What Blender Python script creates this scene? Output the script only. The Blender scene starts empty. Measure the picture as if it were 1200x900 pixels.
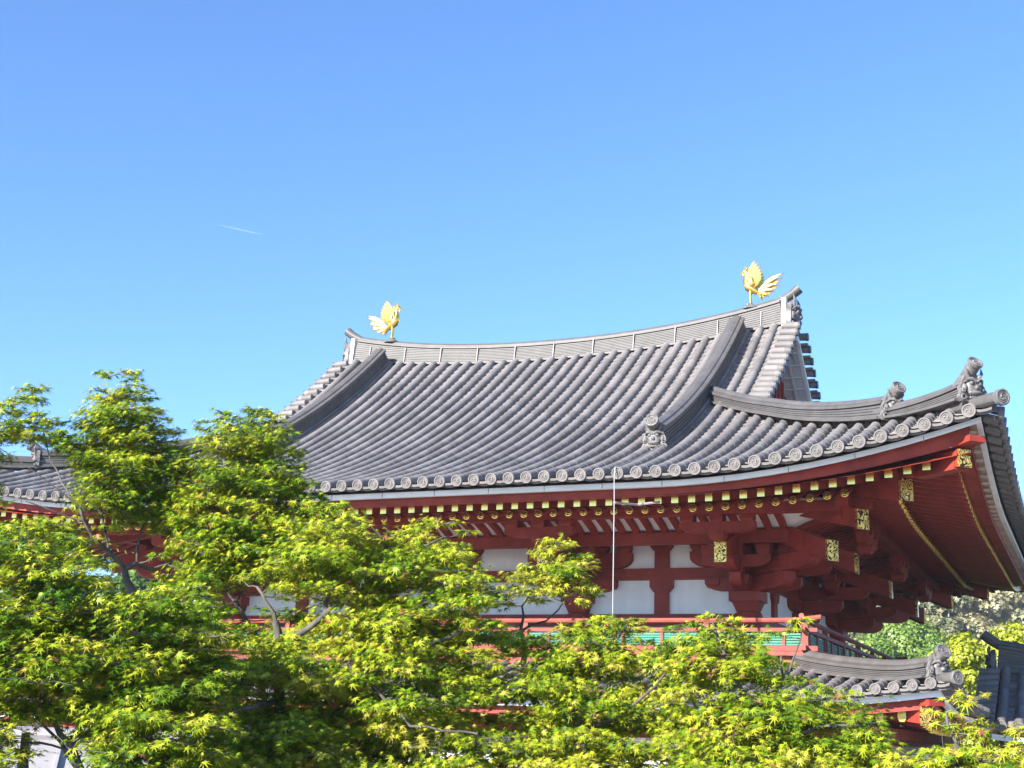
import bpy, math, random
import numpy as np
from mathutils import Vector, Matrix
R_ = math.radians
random.seed(7)
rng = np.random.default_rng(11)
scene = bpy.context.scene
col = scene.collection

# ------------------------------------------------------------------ camera
CAM_POS = Vector((10.594, -26.748, 5.260))
YAW, PITCH, ROLL, FPX = -0.4111, 0.2535, 0.0336, 1585.5
_F = Vector((math.sin(YAW)*math.cos(PITCH), math.cos(YAW)*math.cos(PITCH), math.sin(PITCH)))
_Rt = Vector((math.cos(YAW), -math.sin(YAW), 0.0))
_U = _Rt.cross(_F)
_R2 = math.cos(ROLL)*_Rt + math.sin(ROLL)*_U
_U2 = -math.sin(ROLL)*_Rt + math.cos(ROLL)*_U
cd = bpy.data.cameras.new('camera')
cam = bpy.data.objects.new('camera', cd)
col.objects.link(cam)
m = Matrix((_R2, _U2, -_F)).transposed().to_4x4()
m.translation = CAM_POS
cam.matrix_world = m
cd.sensor_width = 36.0
cd.lens = FPX/1200*36
cd.clip_start = 0.2
cd.clip_end = 12000
scene.camera = cam

# ------------------------------------------------------------------ sky + sun
SUN_EL, SUN_AZ = R_(24.5), R_(22)          # sun behind the viewer's left shoulder
w = bpy.data.worlds.new('World')
scene.world = w
w.use_nodes = True
sky = w.node_tree.nodes.new('ShaderNodeTexSky')
sky.sky_type = 'NISHITA'
sky.sun_disc = False
sky.sun_elevation = SUN_EL
sky.sun_rotation = math.pi + SUN_AZ
sky.air_density, sky.dust_density, sky.ozone_density, sky.altitude = 0.92, 0.0, 8.0, 0.0
w.node_tree.links.new(sky.outputs[0], w.node_tree.nodes['Background'].inputs[0])
w.node_tree.nodes['Background'].inputs[1].default_value = 0.086
ld = bpy.data.lights.new('sun', 'SUN')
ld.energy = 3.8
ld.angle = R_(0.5)
ld.color = (1.0, 0.95, 0.87)
sun = bpy.data.objects.new('sun', ld)
col.objects.link(sun)
_sd = Vector((-math.sin(SUN_AZ)*math.cos(SUN_EL), -math.cos(SUN_AZ)*math.cos(SUN_EL), math.sin(SUN_EL)))
sun.rotation_euler = _sd.to_track_quat('Z', 'Y').to_euler()
sun.location = (-30, -60, 60)
scene.view_settings.view_transform = 'Standard'
scene.view_settings.look = 'None'
scene.view_settings.exposure = 1.95
scene.view_settings.gamma = 1.0
scene.view_settings.use_curve_mapping = False
scene.cycles.max_bounces = 8
scene.cycles.transparent_max_bounces = 4

# ------------------------------------------------------------------ materials
def mat(name, color, rough=0.6, metal=0.0, var=0.0, vscale=3.0, bump=0.0, bscale=20.0, spec=0.5, stretch=None, tint=None):
    mt = bpy.data.materials.new(name)
    mt.use_nodes = True
    nt = mt.node_tree
    b = nt.nodes['Principled BSDF']
    b.inputs['Base Color'].default_value = (*color, 1)
    b.inputs['Roughness'].default_value = rough
    b.inputs['Metallic'].default_value = metal
    b.inputs['Specular IOR Level'].default_value = spec
    tc = nt.nodes.new('ShaderNodeTexCoord')
    src = tc.outputs['Object']
    if stretch:
        mp = nt.nodes.new('ShaderNodeMapping')
        mp.inputs['Scale'].default_value = stretch
        nt.links.new(src, mp.inputs['Vector'])
        src = mp.outputs['Vector']
    if var > 0:
        n = nt.nodes.new('ShaderNodeTexNoise')
        n.inputs['Scale'].default_value = vscale
        n.inputs['Detail'].default_value = 7
        n.inputs['Roughness'].default_value = 0.65
        nt.links.new(src, n.inputs['Vector'])
        r = nt.nodes.new('ShaderNodeValToRGB')
        a = [max(0, c*(1-var)) for c in color]
        c2 = [min(1, c*(1+var)) for c in (tint or color)]
        r.color_ramp.elements[0].position = 0.3
        r.color_ramp.elements[1].position = 0.7
        r.color_ramp.elements[0].color = (*a, 1)
        r.color_ramp.elements[1].color = (*c2, 1)
        nt.links.new(n.outputs['Fac'], r.inputs['Fac'])
        nt.links.new(r.outputs['Color'], b.inputs['Base Color'])
    if bump > 0:
        n2 = nt.nodes.new('ShaderNodeTexNoise')
        n2.inputs['Scale'].default_value = bscale
        n2.inputs['Detail'].default_value = 5
        nt.links.new(src, n2.inputs['Vector'])
        bp = nt.nodes.new('ShaderNodeBump')
        bp.inputs['Strength'].default_value = bump
        bp.inputs['Distance'].default_value = 0.02
        nt.links.new(n2.outputs['Fac'], bp.inputs['Height'])
        nt.links.new(bp.outputs['Normal'], b.inputs['Normal'])
    return mt

def tile_mat(name, base, px=0.2875, py=0.3, amt=0.30):
    """fired grey tile: every tile has its own shade (cells snapped to the tile pitch), plus blotches"""
    mt = mat(name, base, rough=0.62, bump=0.12, bscale=30, spec=0.25)
    nt = mt.node_tree
    b = nt.nodes['Principled BSDF']
    tc = nt.nodes.new('ShaderNodeTexCoord')
    sn = nt.nodes.new('ShaderNodeVectorMath'); sn.operation = 'SNAP'
    sn.inputs[1].default_value = (px, py, 50)
    wn = nt.nodes.new('ShaderNodeTexWhiteNoise'); wn.noise_dimensions = '3D'
    ns = nt.nodes.new('ShaderNodeTexNoise'); ns.inputs['Scale'].default_value = 1.3
    ns.inputs['Detail'].default_value = 8; ns.inputs['Roughness'].default_value = 0.7
    off = nt.nodes.new('ShaderNodeVectorMath'); off.operation = 'ADD'
    off.inputs[1].default_value = (px/2, py/2, 0)
    nt.links.new(tc.outputs['Object'], off.inputs[0])
    nt.links.new(off.outputs[0], sn.inputs[0])
    nt.links.new(sn.outputs[0], wn.inputs['Vector'])
    nt.links.new(tc.outputs['Object'], ns.inputs['Vector'])
    st = nt.nodes.new('ShaderNodeTexNoise'); st.inputs['Scale'].default_value = 2.2; st.inputs['Detail'].default_value = 6
    sm = nt.nodes.new('ShaderNodeMapping'); sm.inputs['Scale'].default_value = (3.0, 0.35, 0.35)     # rain streaks down the slope
    nt.links.new(tc.outputs['Object'], sm.inputs['Vector']); nt.links.new(sm.outputs['Vector'], st.inputs['Vector'])
    mm = nt.nodes.new('ShaderNodeMath'); mm.operation = 'ADD'
    hv = nt.nodes.new('ShaderNodeMath'); hv.operation = 'MULTIPLY'; hv.inputs[1].default_value = 0.5
    mx = nt.nodes.new('ShaderNodeMath'); mx.operation = 'MULTIPLY_ADD'
    mx.inputs[1].default_value = 0.45
    nt.links.new(wn.outputs['Value'], mx.inputs[0])
    nt.links.new(ns.outputs['Fac'], mm.inputs[0]); nt.links.new(st.outputs['Fac'], mm.inputs[1])
    nt.links.new(mm.outputs[0], hv.inputs[0]); nt.links.new(hv.outputs[0], mx.inputs[2])
    r = nt.nodes.new('ShaderNodeValToRGB')
    r.color_ramp.elements[0].position = 0.35
    r.color_ramp.elements[1].position = 1.05
    r.color_ramp.elements[0].color = (*[c*(1-amt) for c in base], 1)
    r.color_ramp.elements[1].color = (*[c*(1+amt) for c in base], 1)
    nt.links.new(mx.outputs[0], r.inputs['Fac'])
    nt.links.new(r.outputs['Color'], b.inputs['Base Color'])
    return mt

def gold_plate_mat():
    """gilt fitting with a dark openwork arabesque"""
    mt = bpy.data.materials.new('pierced_gold')
    mt.use_nodes = True
    nt = mt.node_tree
    b = nt.nodes['Principled BSDF']
    tc = nt.nodes.new('ShaderNodeTexCoord')
    ns = nt.nodes.new('ShaderNodeTexNoise'); ns.inputs['Scale'].default_value = 9.0; ns.inputs['Detail'].default_value = 0.5
    ns.inputs['Distortion'].default_value = 0.8
    nt.links.new(tc.outputs['Object'], ns.inputs['Vector'])
    mu = nt.nodes.new('ShaderNodeMath'); mu.operation = 'MULTIPLY'; mu.inputs[1].default_value = 7.0
    fr = nt.nodes.new('ShaderNodeMath'); fr.operation = 'FRACT'
    nt.links.new(ns.outputs['Fac'], mu.inputs[0]); nt.links.new(mu.outputs[0], fr.inputs[0])
    r = nt.nodes.new('ShaderNodeValToRGB')
    r.color_ramp.interpolation = 'CONSTANT'
    r.color_ramp.elements[0].position = 0.0
    r.color_ramp.elements[0].color = (0.92, 0.56, 0.13, 1)
    r.color_ramp.elements[1].position = 0.55
    r.color_ramp.elements[1].color = (0.05, 0.02, 0.01, 1)
    nt.links.new(fr.outputs[0], r.inputs['Fac'])
    nt.links.new(r.outputs['Color'], b.inputs['Base Color'])
    b.inputs['Metallic'].default_value = 0.7
    b.inputs['Roughness'].default_value = 0.3
    return mt

M = {}
M['tile'] = tile_mat('grey_roof_tile', (0.168, 0.153, 0.147))
M['tile_flat'] = tile_mat('grey_flat_tile', (0.200, 0.182, 0.174), 0.2875, 0.21)  # colour lightened above the cover tiles to offset shade in the channels
M['tile_trim'] = mat('grey_ridge_tile', (0.094, 0.086, 0.082), 0.5, var=0.22, vscale=4, bump=0.1, spec=0.35)
M['tile_disc'] = mat('eave_tile_clay', (0.165, 0.150, 0.142), 0.6, var=0.25, vscale=6, bump=0.1, spec=0.3)
M['oni'] = mat('ornament_clay', (0.13, 0.121, 0.116), 0.5, var=0.6, vscale=14, bump=0.2, spec=0.35)
M['dark'] = mat('dark_underlay', (0.02, 0.017, 0.016), 0.8)
M['red'] = mat('vermilion_paint', (0.245, 0.024, 0.014), 0.6, var=0.3, vscale=2.2, bump=0.06, bscale=40, spec=0.35, tint=(0.27, 0.034, 0.02))
M['red_old'] = mat('weathered_vermilion', (0.27, 0.062, 0.045), 0.65, var=0.25, vscale=4, bump=0.1, spec=0.3)
M['white'] = mat('white_plaster', (0.88, 0.85, 0.81), 0.85, var=0.10, vscale=1.6, bump=0.05, spec=0.2, stretch=(1.6, 1.6, 0.5))
M['strip'] = mat('white_painted_board', (0.86, 0.86, 0.85), 0.7, var=0.12, vscale=5, bump=0.06, spec=0.3, stretch=(0.4, 0.4, 2))
M['soffit'] = mat('pale_eave_board', (0.50, 0.40, 0.30), 0.8, var=0.2, vscale=3)
M['gold'] = mat('gilt_metal', (0.95, 0.62, 0.16), 0.25, metal=0.85, var=0.15, vscale=12)
M['gold_plate'] = gold_plate_mat()
M['gold_bird'] = mat('gilded_bronze', (0.88, 0.55, 0.13), 0.24, metal=0.95, var=0.12, vscale=8)
M['green'] = mat('green_slat_paint', (0.03, 0.22, 0.13), 0.6, var=0.2, vscale=6)
M['grey_board'] = mat('pale_grey_gable_board', (0.60, 0.60, 0.60), 0.7, var=0.12, vscale=5)
M['wire'] = mat('pale_cable', (0.33, 0.31, 0.31), 0.5)
M['band'] = mat('copper_band', (0.30, 0.27, 0.26), 0.5)
M['pale_metal'] = mat('pale_roof_metal', (0.33, 0.31, 0.31), 0.5, var=0.1, vscale=3)
M['stone'] = mat('pale_stone', (0.38, 0.36, 0.33), 0.8, var=0.2, vscale=2, bump=0.2)
M['bark'] = mat('maple_bark', (0.10, 0.09, 0.078), 0.85, var=0.55, vscale=9, bump=0.6, bscale=30, spec=0.2, stretch=(1, 1, 0.35))  # base colour darkened to put shade on the limbs
M['bark_pale'] = mat('pale_trunk_bark', (0.36, 0.34, 0.31), 0.85, var=0.3, vscale=3, bump=0.3)

# ------------------------------------------------------------------ mesh helpers
class MB:
    def __init__(s):
        s.v, s.f, s.m = [], [], []
    def add(s, vs, fs, mi=0, solid=True, up=True):
        o = len(s.v)
        vs = [tuple(p) for p in vs]
        s.v.extend(vs)
        flip = False
        if fs and vs:            # make every face look outwards (solids) or upwards / downwards (sheets)
            cx, cy, cz = vs[0]
            tot = 0.0
            for f in fs:
                a, b, c = vs[f[0]], vs[f[1]], vs[f[2]]
                if len(f) > 3 and a == b: b, c = c, vs[f[3]]
                ux, uy, uz = b[0]-a[0], b[1]-a[1], b[2]-a[2]
                wx, wy, wz = c[0]-a[0], c[1]-a[1], c[2]-a[2]
                nx, ny, nz = uy*wz-uz*wy, uz*wx-ux*wz, ux*wy-uy*wx
                if solid: tot += (a[0]-cx)*nx+(a[1]-cy)*ny+(a[2]-cz)*nz
                else: tot += nz
            flip = (tot < 0) if (solid or up) else (tot > 0)
        for f in fs:
            t = tuple(i+o for i in f)
            s.f.append(t[::-1] if flip else t)
            s.m.append(mi)
    def hexa(s, p, mi=0):
        s.add(p, [(0, 3, 2, 1), (4, 5, 6, 7), (0, 1, 5, 4), (1, 2, 6, 5), (2, 3, 7, 6), (3, 0, 4, 7)], mi)
    def box(s, c, size, R=None, mi=0, taper=1.0):
        hx, hy, hz = size[0]/2, size[1]/2, size[2]/2
        p = []
        for z, t in ((-hz, taper), (hz, 1.0)):
            for x, y in ((-hx, -hy), (hx, -hy), (hx, hy), (-hx, hy)):
                q = Vector((x*t, y*t, z))
                if R is not None:
                    q = R @ q
                p.append(q+Vector(c))
        s.hexa(p, mi)
    def loft(s, rings, mi=0, closed=True, caps=True, up=True):
        n = len(rings[0])
        vs = [p for r in rings for p in r]
        fs = []
        for i in range(len(rings)-1):
            for j in range(n if closed else n-1):
                a = i*n+j; b = i*n+(j+1) % n
                fs.append((a, b, b+n, a+n))
        if caps and closed:
            fs.append(tuple(range(n-1, -1, -1)))
            k = (len(rings)-1)*n
            fs.append(tuple(range(k, k+n)))
        s.add(vs, fs, mi, closed, up)
    def tube(s, pts, rad, n=8, mi=0, caps=True, flat=None):
        pts = [Vector(p) for p in pts]
        if not hasattr(rad, '__len__'):
            rad = [rad]*len(pts)
        rings = []
        up = None
        for i, p in enumerate(pts):
            t = (pts[min(i+1, len(pts)-1)]-pts[max(i-1, 0)])
            if t.length < 1e-9: t = Vector((0, 0, 1))
            t.normalize()
            if up is None:
                up = Vector((0, 0, 1)) if abs(t.z) < 0.9 else Vector((1, 0, 0))
            sd = t.cross(up)
            if sd.length < 1e-6: sd = t.cross(Vector((0, 1, 0)))
            sd.normalize()
            u2 = sd.cross(t).normalized()
            up = u2
            k = flat if flat else 1.0
            rings.append([p+sd*(math.cos(2*math.pi*j/n)*rad[i])+u2*(math.sin(2*math.pi*j/n)*rad[i]*k) for j in range(n)])
        s.loft(rings, mi, True, caps)
    def sphere(s, c, r, nu=10, nv=7, mi=0, R=None):
        if not hasattr(r, '__len__'): r = (r, r, r)
        vs, fs = [], []
        for i in range(nv+1):
            th = math.pi*i/nv
            for j in range(nu):
                ph = 2*math.pi*j/nu
                q = Vector((r[0]*math.sin(th)*math.cos(ph), r[1]*math.sin(th)*math.sin(ph), r[2]*math.cos(th)))
                if R is not None: q = R @ q
                vs.append(q+Vector(c))
        for i in range(nv):
            for j in range(nu):
                a = i*nu+j; b = i*nu+(j+1) % nu
                fs.append((a, a+nu, b+nu, b))
        s.add(vs, fs, mi)
    def prism(s, poly, z0, z1, fn, mi=0):
        """poly of (x, y); fn(x, y, z) -> point"""
        n = len(poly)
        vs = [fn(x, y, z0) for x, y in poly]+[fn(x, y, z1) for x, y in poly]
        fs = [tuple(range(n-1, -1, -1)), tuple(range(n, 2*n))]
        for i in range(n):
            j = (i+1) % n
            fs.append((i, j, j+n, i+n))
        s.add(vs, fs, mi)
    def merge(s, other, mi):
        k = len(s.v)
        s.v += other.v
        s.f += [tuple(i+k for i in f) for f in other.f]
        s.m += [mi]*len(other.f)
    def xform(s, fn, start=0):
        s.v[start:] = [tuple(fn(Vector(p))) for p in s.v[start:]]
    def build(s, name, mats, parent=None, smooth=None, loc=None):
        me = bpy.data.meshes.new(name)
        me.from_pydata(s.v, [], s.f)
        if not isinstance(mats, (list, tuple)): mats = [mats]
        for mm in mats: me.materials.append(mm)
        if len(mats) > 1:
            me.polygons.foreach_set('material_index', s.m)
        if smooth:
            me.polygons.foreach_set('use_smooth', [True]*len(s.f))
            me.set_sharp_from_angle(angle=R_(smooth))
        me.update()
        o = bpy.data.objects.new(name, me)
        col.objects.link(o)
        if parent is not None: o.parent = parent
        if loc is not None: o.location = loc
        return o

def tag(o, label=None, cat=None, group=None, kind=None):
    if label: o['label'] = label
    if cat: o['category'] = cat
    if group: o['group'] = group
    if kind: o['kind'] = kind
    return o
def empty(name, loc=(0, 0, 0), parent=None):
    o = bpy.data.objects.new(name, None)
    o.location = loc
    o.empty_display_size = 0.2
    col.objects.link(o)
    if parent is not None: o.parent = parent
    return o
def lerp(a, b, t): return a+(b-a)*t
def copy_part(src, parent, matrix):
    c = src.copy()
    col.objects.link(c)
    c.parent = parent
    c.matrix_local = matrix
    for ch in src.children:
        d = ch.copy(); col.objects.link(d); d.parent = c
    return c

# ================================================================== tiled roofs
DX = 1.21      # the hall is longer than deep by 2 x 1.21 m
def mp(side, a, o, z):
    if side == 0: return Vector((a, -o, z))
    if side == 1: return Vector((o+DX, a, z))
    if side == 2: return Vector((-a, o, z))
    return Vector((-(o+DX), -a, z))
def AA(side, a): return abs(a)+(0.0 if side % 2 == 0 else DX)

def roll_run(mb, pts, sdir, r, n=7, seg_taper=0.93, span=105):
    """half-round cover tiles laid end to end along pts; every tile is slightly tapered so the laps show"""
    rings = []
    angs = [R_(-span+2*span*j/(n-1)) for j in range(n)]
    for i in range(len(pts)-1):
        t = (pts[i+1]-pts[i]).normalized()
        s = (sdir-t*sdir.dot(t)).normalized()
        u = s.cross(t)
        if u.z < 0: u = -u
        for p, rr in ((pts[i], r*seg_taper), (pts[i+1], r)):
            rings.append([p+s*(math.sin(g)*rr)+u*(math.cos(g)*rr) for g in angs])
    mb.loft(rings, 0, closed=False)

def flat_run(mb, pts, sdir, half, sag=0.016, step=0.22, drop=0.022):
    """courses of flat tiles in the channel between two rolls, each lapping the one below"""
    L = [0.0]
    for i in range(len(pts)-1): L.append(L[-1]+(pts[i+1]-pts[i]).length)
    n = max(1, int(round(L[-1]/step)))
    rings = []
    k = 0
    def at(d):
        nonlocal k
        while k < len(L)-2 and L[k+1] < d: k += 1
        t = (d-L[k])/(L[k+1]-L[k])
        return pts[k].lerp(pts[k+1], t), (pts[k+1]-pts[k]).normalized()
    for i in range(n):
        for d, dz in ((L[-1]*i/n, 0.0), (L[-1]*(i+1)/n, drop)):
            p, t = at(d)
            s = (sdir-t*sdir.dot(t)).normalized()
            u = s.cross(t)
            if u.z < 0: u = -u
            p = p+u*dz
            rings.append([p-s*half, p-s*(half*0.5)-u*(sag*0.75), p-u*sag, p+s*(half*0.5)-u*(sag*0.75), p+s*half])
    mb.loft(rings, 0, closed=False)

def eave_disc(mb, c, s, u, t, r=0.1, detail=True, depth=0.07):
    """round end tile: rim, sunken field and a three-comma crest"""
    n = 16 if detail else 10
    cs = [(math.cos(2*math.pi*j/n), math.sin(2*math.pi*j/n)) for j in range(n)]
    def ring(rr, d): return [c+s*(x*rr)+u*(y*rr)+t*d for x, y in cs]
    if not detail:
        mb.loft([ring(r, -depth), ring(r, 0)], 0)
        return
    rr = [ring(r, -depth), ring(r, -0.004), ring(r*0.96, 0), ring(r*0.80, 0), ring(r*0.76, -0.014), ring(r*0.64, -0.014),
          ring(r*0.62, -0.006), ring(r*0.55, -0.006), ring(r*0.52, -0.014), ring(r*0.02, -0.014)]
    mb.loft(rr, 0)
    for k in range(3):
        g0 = 2*math.pi*k/3
        pts = [c+s*(math.cos(g0+q)*r*e)+u*(math.sin(g0+q)*r*e)-t*0.010 for q, e in ((0, 0.2), (0.7, 0.34), (1.5, 0.42), (2.2, 0.44))]
        mb.tube(pts, [r*0.13, r*0.11, r*0.07, r*0.02], 5)

def eave_lip(mb, p, s, u, t, half, sag=0.03):
    """two thin courses of flat tiles showing at the eave between two round ends"""
    xs = [-1, -0.5, 0, 0.5, 1]
    for (d0, d1, top, th) in ((-0.2, 0.02, 0.016, 0.034), (-0.22, -0.03, -0.026, 0.034)):
        rings = []
        for x in xs:
            q = p+s*(x*half)-u*(sag*(1-x*x))
            rings.append([q+t*d0+u*(top-th), q+t*d1+u*(top-th), q+t*d1+u*top, q+t*d0+u*top])
        mb.loft(rings, 0)

class Roof:
    """curved tiled roof, hipped at the eaves; surf(side, a, o) is the bed the tiles lie on"""
    def __init__(s, surf, otop, oeave, half_len, pitch=0.2875, r=0.087):
        s.surf, s.otop, s.oe, s.hl, s.pitch, s.r = surf, otop, oeave, half_len, pitch, r
    def tiles(s, rolls, flats, discs, lips, sides=(0, 1, 2, 3)):
        for sd in sides:
            sdir = (mp(sd, 1, 0, 0)-mp(sd, 0, 0, 0)).normalized()
            amax = s.hl[sd % 2]
            kmax = int(amax/s.pitch)
            det = sd in (0, 1)
            for k in range(-kmax, kmax+1):
                a = k*s.pitch
                ot = s.otop(sd, a)
                n = max(2, int(round((s.oe-ot)/0.30)))
                pts = []
                for i in range(n+1):
                    o = lerp(ot, s.oe, i/n)
                    p = mp(sd, a, o, s.surf(sd, a, o)); p.z += 0.022
                    pts.append(p)
                roll_run(rolls, pts, sdir, s.r)
                t = (pts[-1]-pts[-2]).normalized()
                t = Vector((t.x, t.y, t.z*0.5)).normalized()
                u = sdir.cross(t); u = u if u.z > 0 else -u
                eave_disc(discs, pts[-1]+t*0.012+u*0.002, sdir, u, t, s.r*1.06, det)
            for k in range(-kmax-1, kmax+1):
                a = (k+0.5)*s.pitch
                if abs(a) > amax+s.pitch*0.3: continue
                ot = s.otop(sd, a)
                n = max(2, int(round((s.oe-ot)/0.45)))
                pts = [mp(sd, a, o, s.surf(sd, a, o)) for o in [lerp(ot, s.oe-0.03, i/n) for i in range(n+1)]]
                flat_run(flats, pts, sdir, s.pitch/2)
                t = (pts[-1]-pts[-2]).normalized()
                u = sdir.cross(t); u = u if u.z > 0 else -u
                eave_lip(lips, pts[-1], sdir, u, t, s.pitch/2)

def ridge_sweep(mb, pts, wb, wt, h, layers, capr, lean=None, lip=0.05, flat_cap=False):
    """ridge built of thin stacked tiles under a round cap; h may be one height or one per point"""
    n = len(pts)
    hs = h if hasattr(h, '__len__') else [h]*n
    rings, caps = [], []
    for i in range(n):
        t = pts[min(i+1, n-1)]-pts[max(i-1, 0)]
        sd = Vector((t.y, -t.x, 0)).normalized()
        tn = t.normalized()
        up = sd.cross(tn)
        if up.z < 0: up = -up
        H = hs[i]
        prof = [(wb/2+lip, 0.0), (wb/2+lip, 0.035), (wb/2, 0.04)]
        for k in range(layers):
            f0, f1 = k/layers, (k+1)/layers
            z0, z1 = 0.04+(H-0.10)*f0, 0.04+(H-0.10)*f1
            w0 = lerp(wb, wt, f0)/2
            dz = (z1-z0)
            prof += [(w0, z0+dz*0.05), (w0, z1-dz*0.32), (w0-0.022, z1-dz*0.27), (w0-0.022, z1-dz*0.02)]
        prof += [(wt/2+0.035, H-0.055), (wt/2+0.035, H-0.015), (wt/2*0.7, H+0.012)]
        ring = [pts[i]+sd*x+up*z for x, z in prof]+[pts[i]-sd*x+up*z for x, z in reversed(prof)]
        rings.append(ring)
        caps.append(pts[i]+up*(H+(0.0 if flat_cap else capr*0.25)))
    mb.loft(rings, 0)
    if capr > 0: mb.tube(caps, capr, 10, flat=0.55 if flat_cap else 0.9)
    return caps

def ogre_tile(mb, origin, face, S, mi=0):
    """demon-mask ridge-end tile; face = outward horizontal direction, S = height"""
    f = Vector(face).normalized()
    x = Vector((-f.y, f.x, 0)).normalized()
    z = Vector((0, 0, 1))
    o = Vector(origin)
    P = lambda a, b, c: o+x*(a*S)+z*(b*S)+f*(c*S)
    half = [(0.46, 0.0), (0.54, 0.14), (0.46, 0.3), (0.50, 0.46), (0.40, 0.66), (0.30, 0.86), (0.12, 0.97)]
    poly = half+[(-a, b) for a, b in reversed(half)]
    mb.prism(poly, -0.06, 0.10, P, mi)
    Rm = Matrix((x, z, f)).transposed()
    sp = lambda c, r: mb.sphere(P(*c), tuple(q*S for q in r), 9, 6, mi, Rm)
    sp((0, 0.46, 0.14), (0.30, 0.34, 0.15))                 # skull
    sp((0, 0.44, 0.28), (0.09, 0.10, 0.10))                 # nose
    sp((0, 0.27, 0.22), (0.27, 0.09, 0.12))                 # upper jaw
    sp((0, 0.12, 0.17), (0.22, 0.06, 0.10))                 # lower jaw
    for q in (-1, 1):
        sp((q*0.16, 0.58, 0.25), (0.085, 0.075, 0.07))      # eyes
        mb.tube([P(q*0.02, 0.62, 0.28), P(q*0.14, 0.72, 0.28), P(q*0.30, 0.70, 0.2), P(q*0.38, 0.60, 0.12)],
                [0.05*S, 0.06*S, 0.05*S, 0.02*S], 6, mi)     # brow
        mb.tube([P(q*0.20, 0.78, 0.14), P(q*0.30, 0.94, 0.20), P(q*0.31, 1.12, 0.16)], [0.075*S, 0.055*S, 0.012*S], 7, mi)  # horn
        sp((q*0.36, 0.44, 0.13), (0.09, 0.13, 0.09))        # ear
        for k, w_ in ((0, 0.13), (1, 0.10)):                # side curls
            cx, cz = q*(0.42-0.02*k), 0.10+0.24*k
            pts = [P(cx+math.cos(g)*w_*(1-g/9), cz+math.sin(g)*w_*(1-g/9), 0.12+0.012*g) for g in [0.7*i for i in range(9)]]
            mb.tube(pts, [0.045*S*(1-i*0.06) for i in range(9)], 5, mi)
        for k in range(3):                                   # teeth
            mb.tube([P(q*(0.05+0.08*k), 0.23, 0.28-0.03*k), P(q*(0.05+0.08*k), 0.15, 0.27-0.03*k)], [0.032*S, 0.008*S], 5, mi)
    return P

def bird_perch_tile(mb, p0, p1, r, t_out):
    """round tile that juts up and out over a demon tile, with a crest on its end"""
    mid = (p0+p1)/2-Vector((0, 0, 0.02))
    mb.tube([p0, mid, p1], [r*0.85, r*0.93, r], 14)
    t = (p1-mid).normalized()
    s = Vector((t.y, -t.x, 0)).normalized()
    u = s.cross(t); u = u if u.z > 0 else -u
    eave_disc(mb, p1+t*0.02, s, u, t, r*1.12, True, 0.05)

# ------------------------------------------------------------------ the hall
hall = empty('temple_hall')
tag(hall, 'red and white temple hall with sweeping grey tiled hip and gable roof above the maples', 'temple')

def liftA(A): return 0.68*max(0.0, (A-4.8)/4.6)**2
def surf(side, a, o):
    u = o-0.3
    z = 13.2-0.75*u+0.028*u*u+liftA(AA(side, a))
    if side % 2 == 0 and u < 5:
        z += 0.34*min(1.1, (abs(a)/5.0)**2)*(1-max(u, 0)/5.0)**2
    return z
def otop(side, a):
    if side % 2 == 0: return 0.3 if abs(a) <= 5.06 else abs(a)-DX
    return 3.45 if abs(a) < 3.45 else abs(a)
RF = Roof(surf, otop, 8.40, (9.3, 8.1))
slopes = []
for sd in range(4):
    rolls, flats, discs, lips = MB(), MB(), MB(), MB()
    RF.tiles(rolls, flats, discs, lips, (sd,))
    sl = flats.build('roof_slope', M['tile_flat'], hall, smooth=40)
    rolls.merge(discs, 1)
    rolls.build('cover_tiles', [M['tile'], M['tile_disc']], sl, smooth=45)
    lips.build('eave_flat_tiles', M['tile_disc'], sl, smooth=40)
    slopes.append(sl)
# verge: short rolls laid across the gable edge
for sx in (-1, 1):
    for sd in (0, 2):
        verge, vdisc = MB(), MB()
        for i in range(15):
            o = 0.42+0.235*i
            z = surf(0, 5.1, o)
            sy = -1 if sd == 0 else 1
            p0 = Vector((sx*5.08, sy*o, z+0.045)); p1 = Vector((sx*5.43, sy*o, z+0.02))
            verge.tube([p0, p1], [0.070, 0.082], 10)
            verge.box((sx*5.24, sy*(o+0.118), surf(0, 5.1, o+0.118)-0.012), (0.34, 0.14, 0.05))
            eave_disc(vdisc, p1+Vector((sx*0.012, 0, 0)), Vector((0, 1, 0)), Vector((0, 0, 1)), Vector((sx, 0, 0)), 0.084, False, 0.04)
        verge.merge(vdisc, 1)
        verge.build('verge_tiles', [M['tile'], M['tile_trim']], slopes[sd], smooth=45)
# boarding under the tiles
for sd in range(4):
    sh = MB()
    N = 48
    am = 9.3 if sd % 2 == 0 else 8.1
    aa = [-am+2*am*i/N for i in range(N+1)]
    rings = []
    for a in aa:
        ot = otop(sd, a)
        if sd % 2 == 0 and abs(a) < 5.3: ot = 0.0
        rings.append([mp(sd, a, o, surf(sd, a, max(o, 0.3))-0.10) for o in [lerp(ot, 8.15, k/10) for k in range(11)]])
    sh.loft(rings, 0, closed=False)
    sh.build('roof_boarding', M['dark'], slopes[sd], smooth=60)

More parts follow.
